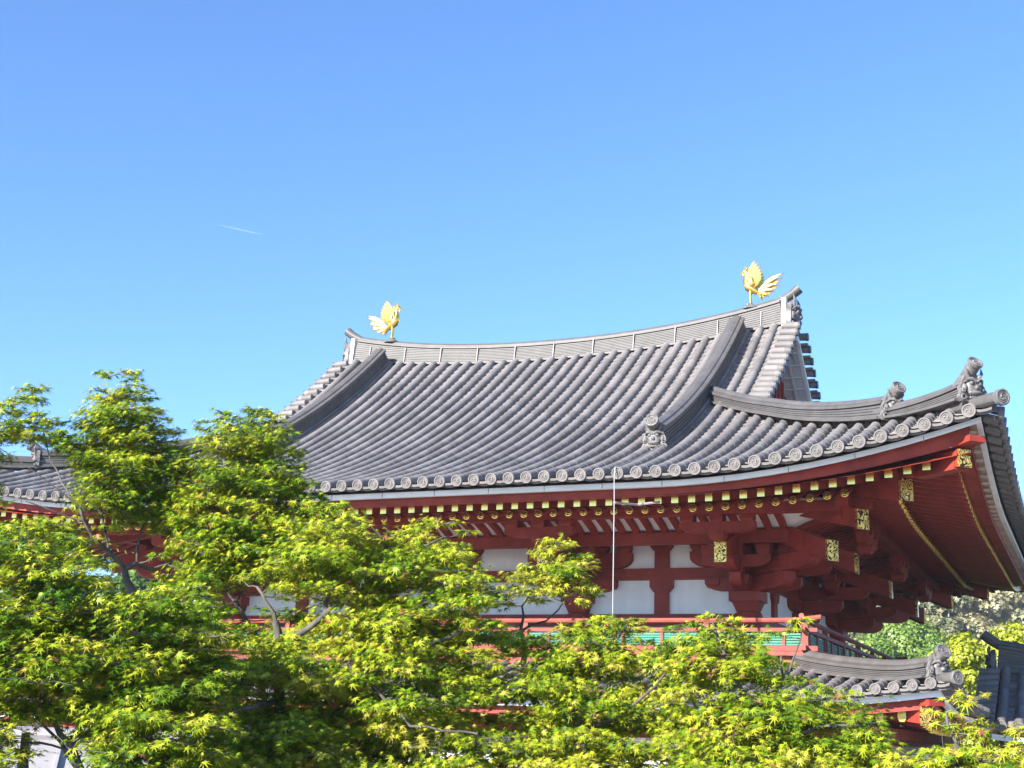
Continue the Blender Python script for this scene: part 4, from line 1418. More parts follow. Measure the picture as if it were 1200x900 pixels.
PADS = {
 'A': [(430,-1832,663,17),(423,-1826,680,18),(231,-1896,755,10),(300,-1907,646,22),(287,-1932,630,10),(380,-1803,753,10),(342,-1818,743,25),(296,-1939,649,11),(268,-1923,753,10),(254,-1893,732,26),(413,-1821,700,22),(394,-1830,716,27),(282,-1930,695,13),(340,-1877,739,14),(373,-1866,702,25),(343,-1812,755,28),(361,-1842,692,20),(348,-1823,718,33),(362,-1792,745,25),(353,-1826,800,10),(323,-1918,663,13),(297,-1925,727,23),(360,-1869,750,21),(382,-1817,734,21),(310,-1822,744,25),(347,-1886,645,28),(329,-1822,700,23),(345,-1901,629,12),(325,-1823,781,16),(383,-1783,698,24),(319,-1871,737,17),(243,-1897,696,10),(270,-1870,749,20),(348,-1906,654,29),(351,-1878,628,10),(363,-1809,727,29),(297,-1909,734,25),(343,-1811,726,25),(286,-1906,702,18),(313,-1928,679,18),(252,-1896,662,12),(272,-1906,639,17),(343,-1814,783,20),(349,-1845,723,23),(293,-1926,716,21),(310,-1857,741,21),(338,-1854,751,16),(333,-1800,803,10),(300,-1871,753,19),(387,-1815,683,33),(390,-1855,722,22),(270,-1889,725,26),(386,-1790,741,10),(276,-1897,670,25),(294,-1918,749,10),(381,-1871,713,36),(343,-1867,731,22),(369,-1888,623,10),(382,-1875,638,13),(315,-1844,650,27),(367,-1842,750,33),(256,-1908,760,10),(315,-1947,646,20),(271,-1877,666,27),(276,-1908,731,32),(327,-1859,657,35),(345,-1854,779,10),(354,-1858,708,15),(293,-1886,757,15),(401,-1828,686,26),(309,-1922,714,16),(328,-1826,767,22),(430,-1827,699,11),(273,-1880,740,24),(349,-1846,647,20),(359,-1865,684,14),(381,-1864,668,14),(387,-1805,628,10),(358,-1823,790,10),(276,-1900,683,26),(309,-1841,737,13),(382,-1824,695,25),(335,-1889,747,10),(317,-1871,648,20),(262,-1923,741,10),(259,-1901,741,24),(269,-1916,717,18),(427,-1843,678,26),(352,-1798,732,34),(421,-1850,623,10),(429,-1833,628,10),(305,-1885,656,26),(329,-1852,669,15),(361,-1864,644,22),(312,-1890,765,15),(304,-1881,635,16),(386,-1845,694,20),(376,-1837,687,30),(392,-1799,672,14),(310,-1928,650,24),(380,-1834,705,34),(280,-1859,783,10),(372,-1831,781,10),(328,-1840,720,11),(341,-1849,631,12),(345,-1910,642,28),(384,-1780,724,16),(376,-1849,778,14),(264,-1900,710,25),(272,-1909,659,17),(331,-1891,634,16),(295,-1939,686,15),(314,-1899,641,25),(338,-1873,669,21),(282,-1927,649,10),(371,-1816,688,33),(406,-1818,675,23),(375,-1843,717,23),(328,-1901,761,11),(255,-1910,690,10),(289,-1915,656,26),(385,-1839,742,28),(284,-1915,672,24),(291,-1890,739,21),(394,-1798,732,11),(346,-1831,758,28),(429,-1815,657,10),(311,-1912,755,10),(400,-1808,701,25),(285,-1940,734,14),(291,-1848,743,16),(292,-1882,767,12),(268,-1930,730,10),(359,-1818,740,28),(350,-1835,744,24),(382,-1853,682,20),(394,-1809,722,21),(374,-1825,715,35),(332,-1865,630,10),(365,-1810,707,31),(383,-1838,623,12),(329,-1897,651,35),(293,-1918,692,24),(316,-1949,624,12),(413,-1795,673,10),(396,-1792,719,15),(345,-1834,705,31),(290,-1938,663,10),(351,-1860,742,24),(405,-1804,682,19),(269,-1880,714,11),(244,-1890,744,22),(328,-1850,731,14),(356,-1846,733,25),(276,-1853,753,25),(259,-1885,688,30),(360,-1816,766,19),(414,-1815,710,17),(304,-1899,628,10),(393,-1803,692,28),(282,-1903,754,10),(346,-1860,717,13),(313,-1901,742,22),(410,-1828,628,12),(240,-1898,708,10),(355,-1822,692,36),(330,-1803,718,35),(280,-1919,741,20),(343,-1830,780,24),(390,-1788,687,21),(329,-1913,630,15),(286,-1862,772,15),(420,-1816,667,15),(355,-1872,658,11),(262,-1895,752,15),(371,-1844,762,25),(325,-1808,729,26),(289,-1930,705,21),(303,-1882,669,12),(352,-1846,763,26),(377,-1828,767,11),(305,-1937,668,23),(346,-1833,633,16),(403,-1823,724,20),(388,-1823,750,14),(338,-1924,656,23),(315,-1857,753,10),(292,-1915,633,17),(307,-1824,733,12),(379,-1863,625,13),(352,-1853,790,10),(248,-1907,718,10),(410,-1800,644,10),(365,-1816,780,10),(362,-1827,621,10),(365,-1789,694,30),(294,-1867,672,11),(251,-1883,760,10),(376,-1882,683,17),(370,-1832,732,30),(312,-1915,625,10),(331,-1920,646,23),(320,-1927,637,24),(343,-1893,668,11),(403,-1783,678,10),(364,-1889,635,20),(325,-1824,801,10),(293,-1873,628,10),(302,-1935,626,13),(269,-1883,701,14),(319,-1877,628,10),(319,-1844,639,16),(338,-1827,645,17),(315,-1862,635,14),(364,-1775,761,10),(273,-1895,630,11),(357,-1803,775,10),(357,-1802,755,24),(295,-1860,761,13),(340,-1834,732,20),(288,-1864,740,12),(267,-1912,698,16),(395,-1780,648,10),(305,-1842,668,29),(387,-1797,707,28),(290,-1901,691,11),(376,-1800,698,30),(362,-1861,695,24),(317,-1872,667,17),(325,-1895,733,15),(391,-1841,762,10),(362,-1874,721,23),(293,-1898,656,32),(370,-1826,679,16),(256,-1876,746,24),(431,-1829,641,10),(363,-1846,680,16),(324,-1804,783,27),(329,-1846,740,22),(279,-1869,763,16),(380,-1859,738,25),(288,-1879,643,23),(383,-1867,689,20),(374,-1803,675,12),(307,-1911,660,22),(354,-1851,624,10),(298,-1869,779,10),(367,-1822,754,25),(353,-1779,772,10),(412,-1812,634,10),(381,-1856,758,25),(383,-1787,631,10),(367,-1849,794,10),(321,-1897,771,12),(386,-1892,654,13),(425,-1859,647,13),(440,-1849,652,16),(393,-1884,636,14),(431,-1853,633,15),(367,-1911,664,18),(375,-1901,648,16),(354,-1923,661,20),(384,-1899,682,14),(444,-1850,672,18)],
 'B': [(456,-1821,646,34),(498,-1792,722,10),(442,-1843,744,10),(464,-1844,673,23),(463,-1796,661,27),(470,-1828,712,32),(424,-1839,593,10),(518,-1794,697,10),(484,-1820,699,28),(473,-1800,694,31),(523,-1802,667,10),(494,-1759,696,14),(518,-1808,633,10),(416,-1803,729,16),(453,-1793,759,19),(478,-1841,625,12),(467,-1809,725,22),(451,-1839,688,25),(496,-1837,698,20),(508,-1805,653,22),(486,-1822,584,10),(459,-1787,707,31),(459,-1879,578,10),(464,-1797,672,32),(444,-1824,689,29),(466,-1806,706,34),(411,-1817,698,10),(420,-1807,706,22),(440,-1846,719,10),(439,-1802,651,34),(461,-1818,675,23),(430,-1826,624,26),(472,-1821,734,28),(450,-1784,768,13),(441,-1821,592,18),(511,-1814,618,10),(455,-1836,707,29),(481,-1840,667,27),(493,-1800,707,21),(435,-1868,611,10),(494,-1828,741,19),(483,-1774,641,18),(439,-1804,733,31),(412,-1823,684,10),(484,-1825,654,32),(480,-1787,656,35),(500,-1784,645,14),(468,-1884,586,16),(449,-1822,622,11),(483,-1809,671,29),(439,-1836,732,13),(528,-1810,650,10),(486,-1793,640,26),(487,-1824,713,32),(475,-1808,647,21),(479,-1863,592,16),(518,-1791,680,10),(446,-1818,743,24),(476,-1830,638,31),(486,-1871,580,10),(432,-1838,702,13),(421,-1853,625,10),(481,-1836,592,11),(422,-1809,759,10),(494,-1798,677,30),(461,-1834,731,31),(511,-1778,661,10),(462,-1827,632,20),(485,-1783,703,23),(492,-1774,673,21),(493,-1786,664,26),(441,-1803,704,29),(498,-1844,651,21),(415,-1835,670,10),(454,-1855,656,24),(420,-1810,650,11),(428,-1834,721,10),(515,-1821,670,27),(489,-1819,629,10),(489,-1772,713,10),(498,-1815,678,34),(456,-1805,735,20),(468,-1822,762,10),(460,-1806,638,25),(470,-1851,580,10),(487,-1803,661,21),(481,-1771,685,29),(453,-1802,694,25),(477,-1786,713,25),(437,-1837,674,22),(460,-1852,634,24),(517,-1811,684,21),(503,-1847,586,13),(475,-1837,686,25),(472,-1822,667,34),(464,-1766,717,25),(461,-1832,588,14),(481,-1808,750,16),(487,-1853,581,10),(441,-1817,658,20),(450,-1788,680,23),(455,-1837,662,34),(444,-1815,759,12),(441,-1829,647,18),(459,-1849,596,23),(490,-1787,735,10),(436,-1814,631,23),(435,-1812,720,27),(420,-1820,664,15),(460,-1844,739,21),(451,-1801,718,23),(427,-1814,740,15),(447,-1824,605,15),(437,-1806,665,31),(480,-1796,727,22),(454,-1840,644,21),(465,-1830,748,19),(429,-1821,698,22),(440,-1847,595,19),(429,-1822,613,31),(517,-1815,705,10),(427,-1784,759,19),(430,-1813,642,23),(424,-1802,716,25),(495,-1788,690,24),(468,-1781,762,10),(448,-1889,615,10),(441,-1859,673,12),(447,-1849,617,21),(499,-1799,628,14),(457,-1777,727,31),(469,-1805,765,10),(502,-1803,695,22),(431,-1840,685,14),(456,-1837,757,10),(429,-1826,584,10),(503,-1819,662,30),(460,-1787,693,20),(445,-1804,683,23),(468,-1857,610,17),(488,-1820,757,10),(432,-1816,674,27),(456,-1792,649,27),(450,-1771,743,30),(462,-1824,657,30),(451,-1860,624,15),(439,-1838,634,14),(445,-1795,747,23),(481,-1822,683,21),(516,-1827,645,25),(467,-1763,742,13),(473,-1803,738,23),(499,-1816,646,31),(468,-1815,764,14),(477,-1868,626,22),(482,-1862,605,20),(522,-1837,622,20),(468,-1871,592,24),(497,-1850,586,24),(520,-1835,589,24),(474,-1873,646,20),(505,-1846,594,20),(514,-1840,607,14),(527,-1832,602,20),(486,-1858,593,20)],
 'C': [(684,-1828,577,10),(525,-1920,564,23),(641,-1879,601,35),(664,-1823,589,22),(576,-1846,552,32),(542,-1943,490,16),(587,-1954,524,36),(571,-1874,523,29),(630,-1817,597,21),(643,-1871,555,27),(619,-1865,480,18),(551,-1868,666,15),(663,-1823,631,19),(664,-1842,478,15),(652,-1879,486,20),(629,-1882,496,29),(614,-1846,595,28),(676,-1859,562,29),(634,-1901,470,10),(633,-1909,504,20),(558,-1961,489,18),(592,-1864,545,27),(523,-1914,547,25),(613,-1927,523,20),(709,-1853,474,10),(585,-1871,642,22),(613,-1891,536,20),(582,-1895,486,23),(558,-1821,680,10),(634,-1825,544,25),(595,-1875,613,27),(612,-1936,479,15),(623,-1858,642,28),(651,-1858,615,21),(679,-1850,489,26),(541,-1885,578,26),(615,-1857,512,28),(514,-1925,574,19),(522,-1928,521,16),(698,-1860,594,10),(607,-1912,501,31),(688,-1868,609,21),(694,-1877,504,22),(643,-1856,541,25),(506,-1910,586,14),(667,-1898,543,32),(648,-1895,527,32),(606,-1846,652,23),(683,-1831,622,10),(596,-1920,557,34),(664,-1896,502,36),(691,-1845,552,11),(652,-1851,641,25),(538,-1875,557,21),(587,-1908,492,33),(644,-1885,582,28),(677,-1926,474,10),(490,-1888,577,20),(614,-1826,662,14),(557,-1910,625,16),(582,-1900,544,24),(558,-1918,485,25),(681,-1878,511,28),(614,-1853,611,26),(575,-1890,510,30),(551,-1888,562,27),(561,-1833,642,21),(589,-1857,654,24),(676,-1855,578,25),(593,-1920,534,23),(645,-1849,480,18),(694,-1840,482,15),(596,-1878,468,10),(601,-1939,489,27),(616,-1838,551,22),(514,-1884,625,10),(586,-1933,478,16),(604,-1874,653,21),(614,-1893,580,20),(561,-1944,514,35),(646,-1821,538,32),(678,-1814,561,10),(566,-1920,557,27),(570,-1844,537,31),(653,-1796,591,20),(509,-1912,561,23),(658,-1826,618,31),(629,-1866,600,27),(643,-1928,478,13),(638,-1814,622,24),(530,-1884,569,24),(600,-1889,593,15),(539,-1844,625,19),(546,-1929,582,13),(547,-1910,549,33),(673,-1887,487,23),(652,-1878,522,31),(530,-1917,486,20),(660,-1880,500,33),(697,-1853,528,12),(604,-1824,601,28),(627,-1831,584,23),(579,-1859,633,26),(610,-1870,536,31),(634,-1871,625,21),(649,-1877,535,35),(582,-1911,555,24),(642,-1877,633,21),(671,-1872,552,25),(649,-1851,555,27),(570,-1890,615,14),(630,-1853,526,29),(560,-1873,579,20),(537,-1893,519,27),(635,-1868,490,29),(679,-1846,507,29),(596,-1827,575,31),(535,-1925,513,27),(566,-1861,511,27),(662,-1857,624,29),(659,-1802,568,20),(579,-1807,628,36),(606,-1881,491,25),(596,-1886,500,30),(522,-1853,635,15),(567,-1950,475,13),(602,-1843,537,27),(632,-1835,649,25),(619,-1903,480,18),(596,-1808,600,31),(541,-1865,535,28),(660,-1778,625,10),(583,-1916,518,21),(660,-1919,480,15),(579,-1940,514,23),(601,-1882,564,25),(613,-1827,627,25),(573,-1886,640,27),(572,-1966,482,21),(664,-1822,566,24),(667,-1838,552,30),(524,-1957,550,10),(500,-1905,505,10),(565,-1877,625,26),(634,-1879,569,32),(628,-1889,516,25),(562,-1967,511,23),(663,-1854,499,26),(602,-1802,668,12),(554,-1892,537,35),(664,-1850,605,20),(567,-1880,491,22),(612,-1915,515,26),(665,-1838,526,26),(612,-1846,528,36),(629,-1907,557,22),(662,-1862,488,25),(577,-1869,551,29),(697,-1883,523,25),(680,-1890,474,10),(593,-1923,500,23),(573,-1831,597,22),(577,-1830,651,26),(513,-1921,507,10),(590,-1843,523,32),(596,-1850,557,24),(579,-1860,668,15),(613,-1917,474,10),(599,-1797,651,27),(633,-1811,647,24),(647,-1831,566,36),(586,-1804,646,29),(592,-1952,472,10),(573,-1909,577,22),(562,-1901,504,26),(520,-1884,526,23),(599,-1862,580,22),(665,-1825,508,32),(607,-1896,549,26),(531,-1926,477,13),(562,-1860,621,15),(588,-1922,569,33),(559,-1834,669,20),(618,-1850,574,36),(594,-1853,617,28),(592,-1879,578,32),(578,-1909,472,11),(711,-1903,489,23),(603,-1838,585,31),(536,-1893,536,29),(487,-1885,598,10),(660,-1868,473,10),(571,-1887,555,21),(514,-1875,581,16),(544,-1832,635,32),(584,-1902,637,28),(651,-1840,503,26),(544,-1855,681,10),(599,-1899,520,23),(682,-1848,474,10),(641,-1894,573,35),(548,-1858,656,19),(611,-1867,497,32),(644,-1820,501,32),(616,-1936,513,23),(564,-1936,565,36),(483,-1889,567,18),(702,-1874,548,13),(568,-1928,629,10),(554,-1968,476,10),(565,-1910,636,11),(686,-1897,508,23),(625,-1833,607,27),(506,-1904,606,10),(543,-1943,528,26),(558,-1915,531,22),(660,-1802,551,21),(550,-1851,636,30),(705,-1853,499,10),(562,-1936,470,10),(668,-1808,538,18),(629,-1862,587,20),(597,-1875,664,13),(579,-1930,492,24),(551,-1888,635,14),(630,-1854,627,24),(629,-1868,511,21),(588,-1958,498,36),(647,-1946,474,10),(612,-1948,498,34),(655,-1855,664,10),(606,-1788,674,10),(623,-1840,511,27),(542,-1882,643,10),(557,-1889,582,16),(694,-1840,518,11),(641,-1893,488,21),(689,-1831,502,14),(556,-1899,513,22),(683,-1823,547,10),(494,-1900,591,10),(518,-1923,585,16),(521,-1858,581,19),(563,-1841,682,10),(563,-1859,553,25),(591,-1843,595,28),(624,-1902,526,21),(555,-1931,537,20),(630,-1783,659,13),(669,-1843,567,24),(584,-1935,531,29),(552,-1922,468,10),(595,-1822,638,24),(616,-1878,628,23),(598,-1899,657,20),(624,-1828,641,33),(571,-1950,505,24),(680,-1851,597,19),(650,-1902,565,26),(606,-1801,637,33),(584,-1879,673,10),(596,-1908,616,16),(699,-1883,475,10),(712,-1894,478,11),(565,-1859,674,14),(698,-1856,570,10),(590,-1862,525,31),(527,-1954,571,15),(581,-1857,538,23),(650,-1815,552,28),(513,-1894,561,32),(671,-1816,601,13),(503,-1898,570,28),(528,-1907,500,28),(549,-1950,551,26),(592,-1836,548,30),(565,-1862,533,24),(658,-1904,492,29),(538,-1890,501,31),(688,-1816,495,10),(569,-1917,496,24),(666,-1868,532,21),(561,-1888,523,28),(661,-1783,615,10),(559,-1920,512,36),(606,-1883,519,28),(696,-1869,481,16),(639,-1910,542,24),(598,-1867,628,22),(628,-1892,595,34),(532,-1946,537,17),(619,-1900,496,34),(642,-1804,576,29),(556,-1887,651,12),(614,-1793,660,21),(591,-1899,508,32),(618,-1885,482,20),(515,-1758,677,33),(513,-1800,648,36),(554,-1789,646,26),(592,-1764,652,32),(536,-1771,621,31),(579,-1772,617,35),(598,-1705,630,27),(536,-1745,597,29),(585,-1742,597,32),(464,-1825,566,35),(492,-1793,567,28),(543,-1774,569,26),(571,-1736,569,29),(611,-1733,572,32),(485,-1811,538,34),(517,-1776,534,28),(541,-1728,543,33),(577,-1725,542,27),(457,-1794,512,32),(489,-1775,507,26),(548,-1776,509,31),(575,-1739,511,33),(621,-1743,518,35),(488,-1802,483,28),(522,-1778,485,32),(560,-1757,489,31),(583,-1710,488,34),(631,-1714,486,27),(631,-1828,669,12),(654,-1815,664,10),(553,-1850,594,24),(571,-1840,603,24),(589,-1829,594,24),(608,-1820,602,24),(626,-1809,593,24),(645,-1801,602,24),(664,-1791,591,24),(673,-1788,595,24),(597,-1824,587,24),(635,-1805,586,24),(564,-1843,586,24),(541,-1857,588,24)],
 'D': [(531,-2034,513,11),(573,-2008,533,27),(534,-2083,554,28),(490,-2041,569,32),(585,-2065,528,25),(505,-2066,555,22),(574,-2049,543,27),(476,-2039,596,21),(522,-2019,541,32),(522,-2124,482,15),(491,-2074,612,29),(614,-2043,513,13),(493,-2102,554,21),(541,-2058,537,16),(455,-2038,621,26),(561,-2013,552,31),(575,-2006,599,10),(496,-2057,542,16),(583,-2020,485,19),(521,-2056,619,10),(460,-2093,616,10),(456,-2049,633,13),(466,-2079,544,16),(504,-2118,550,16),(498,-2108,484,10),(549,-2022,500,23),(516,-2028,590,20),(586,-2031,476,10),(537,-2042,558,33),(497,-2055,609,29),(545,-2026,583,28),(503,-2079,502,10),(476,-2077,559,28),(505,-2106,581,20),(483,-2048,625,19),(574,-2028,513,33),(593,-2024,548,18),(563,-2049,577,30),(561,-2031,487,22),(452,-2065,588,22),(580,-2025,579,20),(534,-2008,558,26),(423,-2056,633,13),(522,-2074,592,27),(584,-2011,559,18),(515,-2108,473,10),(479,-2084,601,22),(573,-2050,529,29),(534,-2008,579,26),(571,-2039,505,32),(536,-2116,477,10),(584,-2053,493,23),(506,-2041,604,25),(452,-2087,593,10),(497,-2066,488,10),(594,-2020,507,17),(562,-1986,564,21),(592,-2013,576,11),(462,-2080,527,10),(562,-1976,584,12),(543,-2076,537,12),(535,-2124,498,30),(525,-2008,593,19),(526,-2035,537,19),(468,-2053,574,27),(577,-2019,505,31),(488,-2080,478,14),(591,-2047,528,31),(577,-2029,566,22),(521,-2066,549,22),(538,-2058,588,23),(572,-2003,546,24),(482,-2082,573,22),(503,-2084,567,28),(488,-2040,583,27),(509,-2075,543,19),(507,-2035,567,26),(486,-2019,625,10),(495,-2100,502,17),(608,-2046,527,20),(464,-2083,638,10),(495,-2088,628,11),(541,-2015,524,25),(500,-2056,588,23),(527,-2109,491,26),(451,-2054,613,23),(585,-1988,514,10),(474,-2107,578,10),(571,-2004,585,18),(473,-2049,608,25),(558,-2030,576,26),(582,-1996,564,10),(542,-1996,543,25),(513,-2086,583,25),(453,-2071,557,13),(464,-2065,635,10),(474,-2068,616,20),(557,-2017,540,33),(480,-2055,634,10),(573,-2070,499,25),(492,-2101,534,18),(459,-2059,566,29),(532,-2058,603,17),(523,-2018,531,30),(545,-2048,516,13),(583,-2070,512,28),(561,-2063,513,17),(478,-2060,594,33),(507,-2061,568,27),(486,-2032,634,10),(506,-2080,491,13),(506,-2104,518,25),(475,-2100,547,10),(457,-2080,574,12),(509,-2069,603,34),(564,-2059,481,14),(565,-2029,475,10),(504,-2119,524,12),(515,-2009,555,30),(518,-2060,586,23),(507,-2085,523,10),(575,-2033,592,19),(559,-2020,590,24),(604,-2019,555,10),(579,-2023,603,10),(514,-2011,568,26),(595,-2050,477,10),(624,-2043,484,10),(475,-2077,511,20),(484,-2085,548,26),(452,-2061,626,20),(561,-2013,483,18),(503,-2126,538,10),(513,-2060,628,10),(558,-2017,602,11),(546,-2007,586,29),(550,-1977,558,25),(489,-2065,530,10),(527,-2079,564,29),(471,-2107,610,10),(517,-2096,497,15),(487,-2116,567,10),(597,-2048,505,21),(606,-2036,575,13),(501,-2109,494,13),(534,-1982,571,34),(486,-2091,522,19),(510,-2047,553,31),(519,-2090,475,10),(584,-2051,517,34),(613,-2032,499,10),(511,-2027,577,27),(506,-2094,547,32),(545,-2002,512,25),(560,-2065,559,22),(474,-2087,589,22),(473,-2097,626,16),(502,-2073,579,27),(540,-1982,592,23),(544,-2007,570,27),(560,-2040,497,25),(430,-2070,640,10),(542,-2064,563,26),(601,-2010,486,10),(457,-2076,611,20),(538,-2096,547,25),(555,-2052,552,32),(525,-2121,508,26),(508,-2052,577,31),(512,-2121,491,11),(581,-2075,482,14),(554,-2036,566,24),(486,-2110,542,10),(582,-1986,529,10),(494,-2024,594,30),(592,-2032,498,25),(460,-2061,537,24),(508,-2086,512,10),(592,-2008,537,10),(487,-2039,546,17),(585,-2095,477,10),(501,-2020,564,26),(471,-2070,584,24),(452,-2093,631,10),(575,-2006,573,22),(433,-2056,613,17),(560,-2041,536,31),(452,-2061,600,26),(496,-2100,619,20),(496,-2097,589,27),(563,-2015,568,24),(491,-2055,580,34),(520,-2078,609,26),(586,-2002,496,13),(546,-2044,486,15),(603,-2012,475,10),(505,-2034,618,11),(559,-2048,591,17),(501,-2013,582,32),(552,-2033,553,24),(497,-2024,609,19),(507,-2119,510,12),(550,-1996,553,33),(585,-2089,488,20),(479,-2049,552,27),(560,-2063,530,23),(609,-2057,496,28),(569,-1975,543,10),(568,-2070,489,17),(502,-2084,556,36),(500,-2103,568,28),(531,-2032,486,10),(437,-2079,629,10),(569,-2031,543,35),(466,-2098,599,10),(588,-2004,518,12),(601,-2076,492,24),(561,-2052,521,24),(443,-2052,581,21),(539,-2047,545,29),(585,-2019,593,10),(539,-2014,543,22),(502,-2065,470,10),(567,-2034,526,29),(550,-2032,509,21),(543,-1977,608,10),(568,-2004,506,21),(552,-2055,472,10),(562,-1991,602,10),(532,-2027,595,15),(526,-2027,554,23),(538,-2136,488,21),(482,-2057,562,24),(538,-1994,601,16),(499,-2077,545,24),(511,-2065,542,24),(525,-2053,541,24),(503,-2073,532,24),(535,-2045,534,24),(516,-2061,548,24),(496,-2079,524,24),(538,-2042,520,24),(545,-2036,510,24),(510,-2066,535,24),(522,-2056,533,24),(496,-2080,556,24),(530,-2049,549,24),(494,-2081,530,24),(507,-2069,528,24),(521,-2057,529,24),(531,-2048,527,24),(496,-2079,517,24),(501,-2075,508,24)],
 'E': [(702,-1742,646,20),(719,-1761,620,10),(720,-1756,647,10),(688,-1760,655,10),(687,-1763,621,10),(707,-1763,628,16),(687,-1765,635,22),(678,-1716,659,15),(664,-1743,639,13),(710,-1724,635,10),(663,-1755,631,11),(724,-1759,630,10),(693,-1783,626,17),(678,-1784,635,10),(722,-1733,628,10),(693,-1718,653,18),(677,-1734,660,10),(693,-1717,667,10),(684,-1747,646,17),(700,-1750,636,22),(696,-1737,664,10),(688,-1740,628,13),(707,-1770,639,24),(672,-1766,640,10),(672,-1788,616,10),(708,-1725,658,10),(661,-1767,623,10),(677,-1732,642,21),(717,-1740,653,10),(701,-1762,663,14)],
 'F': [(810,-1833,494,16),(788,-1781,529,18),(701,-1803,589,10),(711,-1787,593,10),(728,-1804,506,32),(796,-1778,514,12),(792,-1797,479,10),(780,-1833,485,16),(732,-1797,576,32),(758,-1831,492,26),(696,-1795,556,29),(749,-1816,520,21),(778,-1832,548,23),(782,-1840,524,20),(688,-1822,587,10),(742,-1827,559,20),(681,-1817,535,10),(706,-1854,501,11),(823,-1843,484,10),(724,-1816,562,25),(723,-1840,556,36),(750,-1798,585,30),(717,-1811,494,24),(687,-1823,515,10),(765,-1832,510,21),(716,-1774,560,22),(747,-1870,499,28),(730,-1826,478,12),(813,-1818,517,10),(704,-1787,532,21),(675,-1803,561,10),(722,-1789,554,26),(782,-1776,493,20),(743,-1793,605,10),(798,-1812,498,21),(719,-1838,588,10),(783,-1791,537,25),(810,-1823,545,10),(775,-1845,493,25),(768,-1779,544,28),(778,-1764,561,20),(745,-1857,488,21),(784,-1799,582,13),(692,-1773,593,10),(776,-1760,577,18),(772,-1820,491,21),(791,-1808,555,20),(731,-1845,511,22),(740,-1842,494,29),(749,-1771,547,20),(698,-1836,509,11),(727,-1852,521,28),(781,-1776,505,22),(691,-1823,483,10),(788,-1800,508,22),(806,-1787,491,10),(760,-1782,512,35),(735,-1811,593,16),(751,-1833,545,29),(801,-1797,519,11),(721,-1770,594,18),(758,-1817,574,28),(709,-1831,501,23),(757,-1783,567,20),(714,-1836,528,21),(759,-1831,481,14),(723,-1887,487,13),(709,-1849,480,14),(743,-1772,607,10),(767,-1861,480,11),(740,-1885,482,14),(704,-1853,526,12),(728,-1825,500,26),(760,-1816,586,25),(713,-1802,536,34),(710,-1819,538,31),(808,-1839,506,18),(784,-1758,588,10),(734,-1843,476,10),(765,-1801,556,27),(713,-1834,472,10),(717,-1866,478,11),(787,-1852,499,22),(711,-1820,580,18),(776,-1812,479,11),(691,-1819,550,15),(727,-1773,573,28),(763,-1795,495,28),(732,-1863,510,22),(736,-1812,493,25),(793,-1782,565,10),(720,-1801,522,23),(763,-1783,535,32),(724,-1855,495,28),(750,-1817,498,27),(724,-1772,547,22),(785,-1859,480,10),(805,-1842,483,13),(732,-1804,548,32),(705,-1812,505,27),(732,-1823,578,23),(776,-1798,519,20),(709,-1837,490,20),(788,-1769,550,12),(774,-1819,517,27),(765,-1750,593,10),(714,-1806,481,16),(776,-1813,577,21),(764,-1784,598,13),(775,-1785,557,29),(757,-1843,501,31),(710,-1876,518,10),(759,-1761,606,10),(757,-1853,513,27),(680,-1795,583,15),(716,-1792,570,22),(699,-1799,567,24),(762,-1825,528,23),(754,-1783,579,21),(763,-1756,547,24),(730,-1769,537,29),(715,-1856,512,19),(791,-1752,536,10),(777,-1784,476,10),(719,-1829,570,21),(688,-1804,512,15),(797,-1821,488,19),(749,-1856,529,20),(711,-1685,604,35),(697,-1713,573,33),(743,-1705,576,27),(672,-1700,542,31),(714,-1678,548,30),(663,-1722,518,26),(692,-1702,516,35),(736,-1679,517,27),(684,-1715,490,26),(720,-1690,494,30),(694,-1822,587,20),(715,-1813,585,22),(734,-1806,594,20),(748,-1802,601,18)],
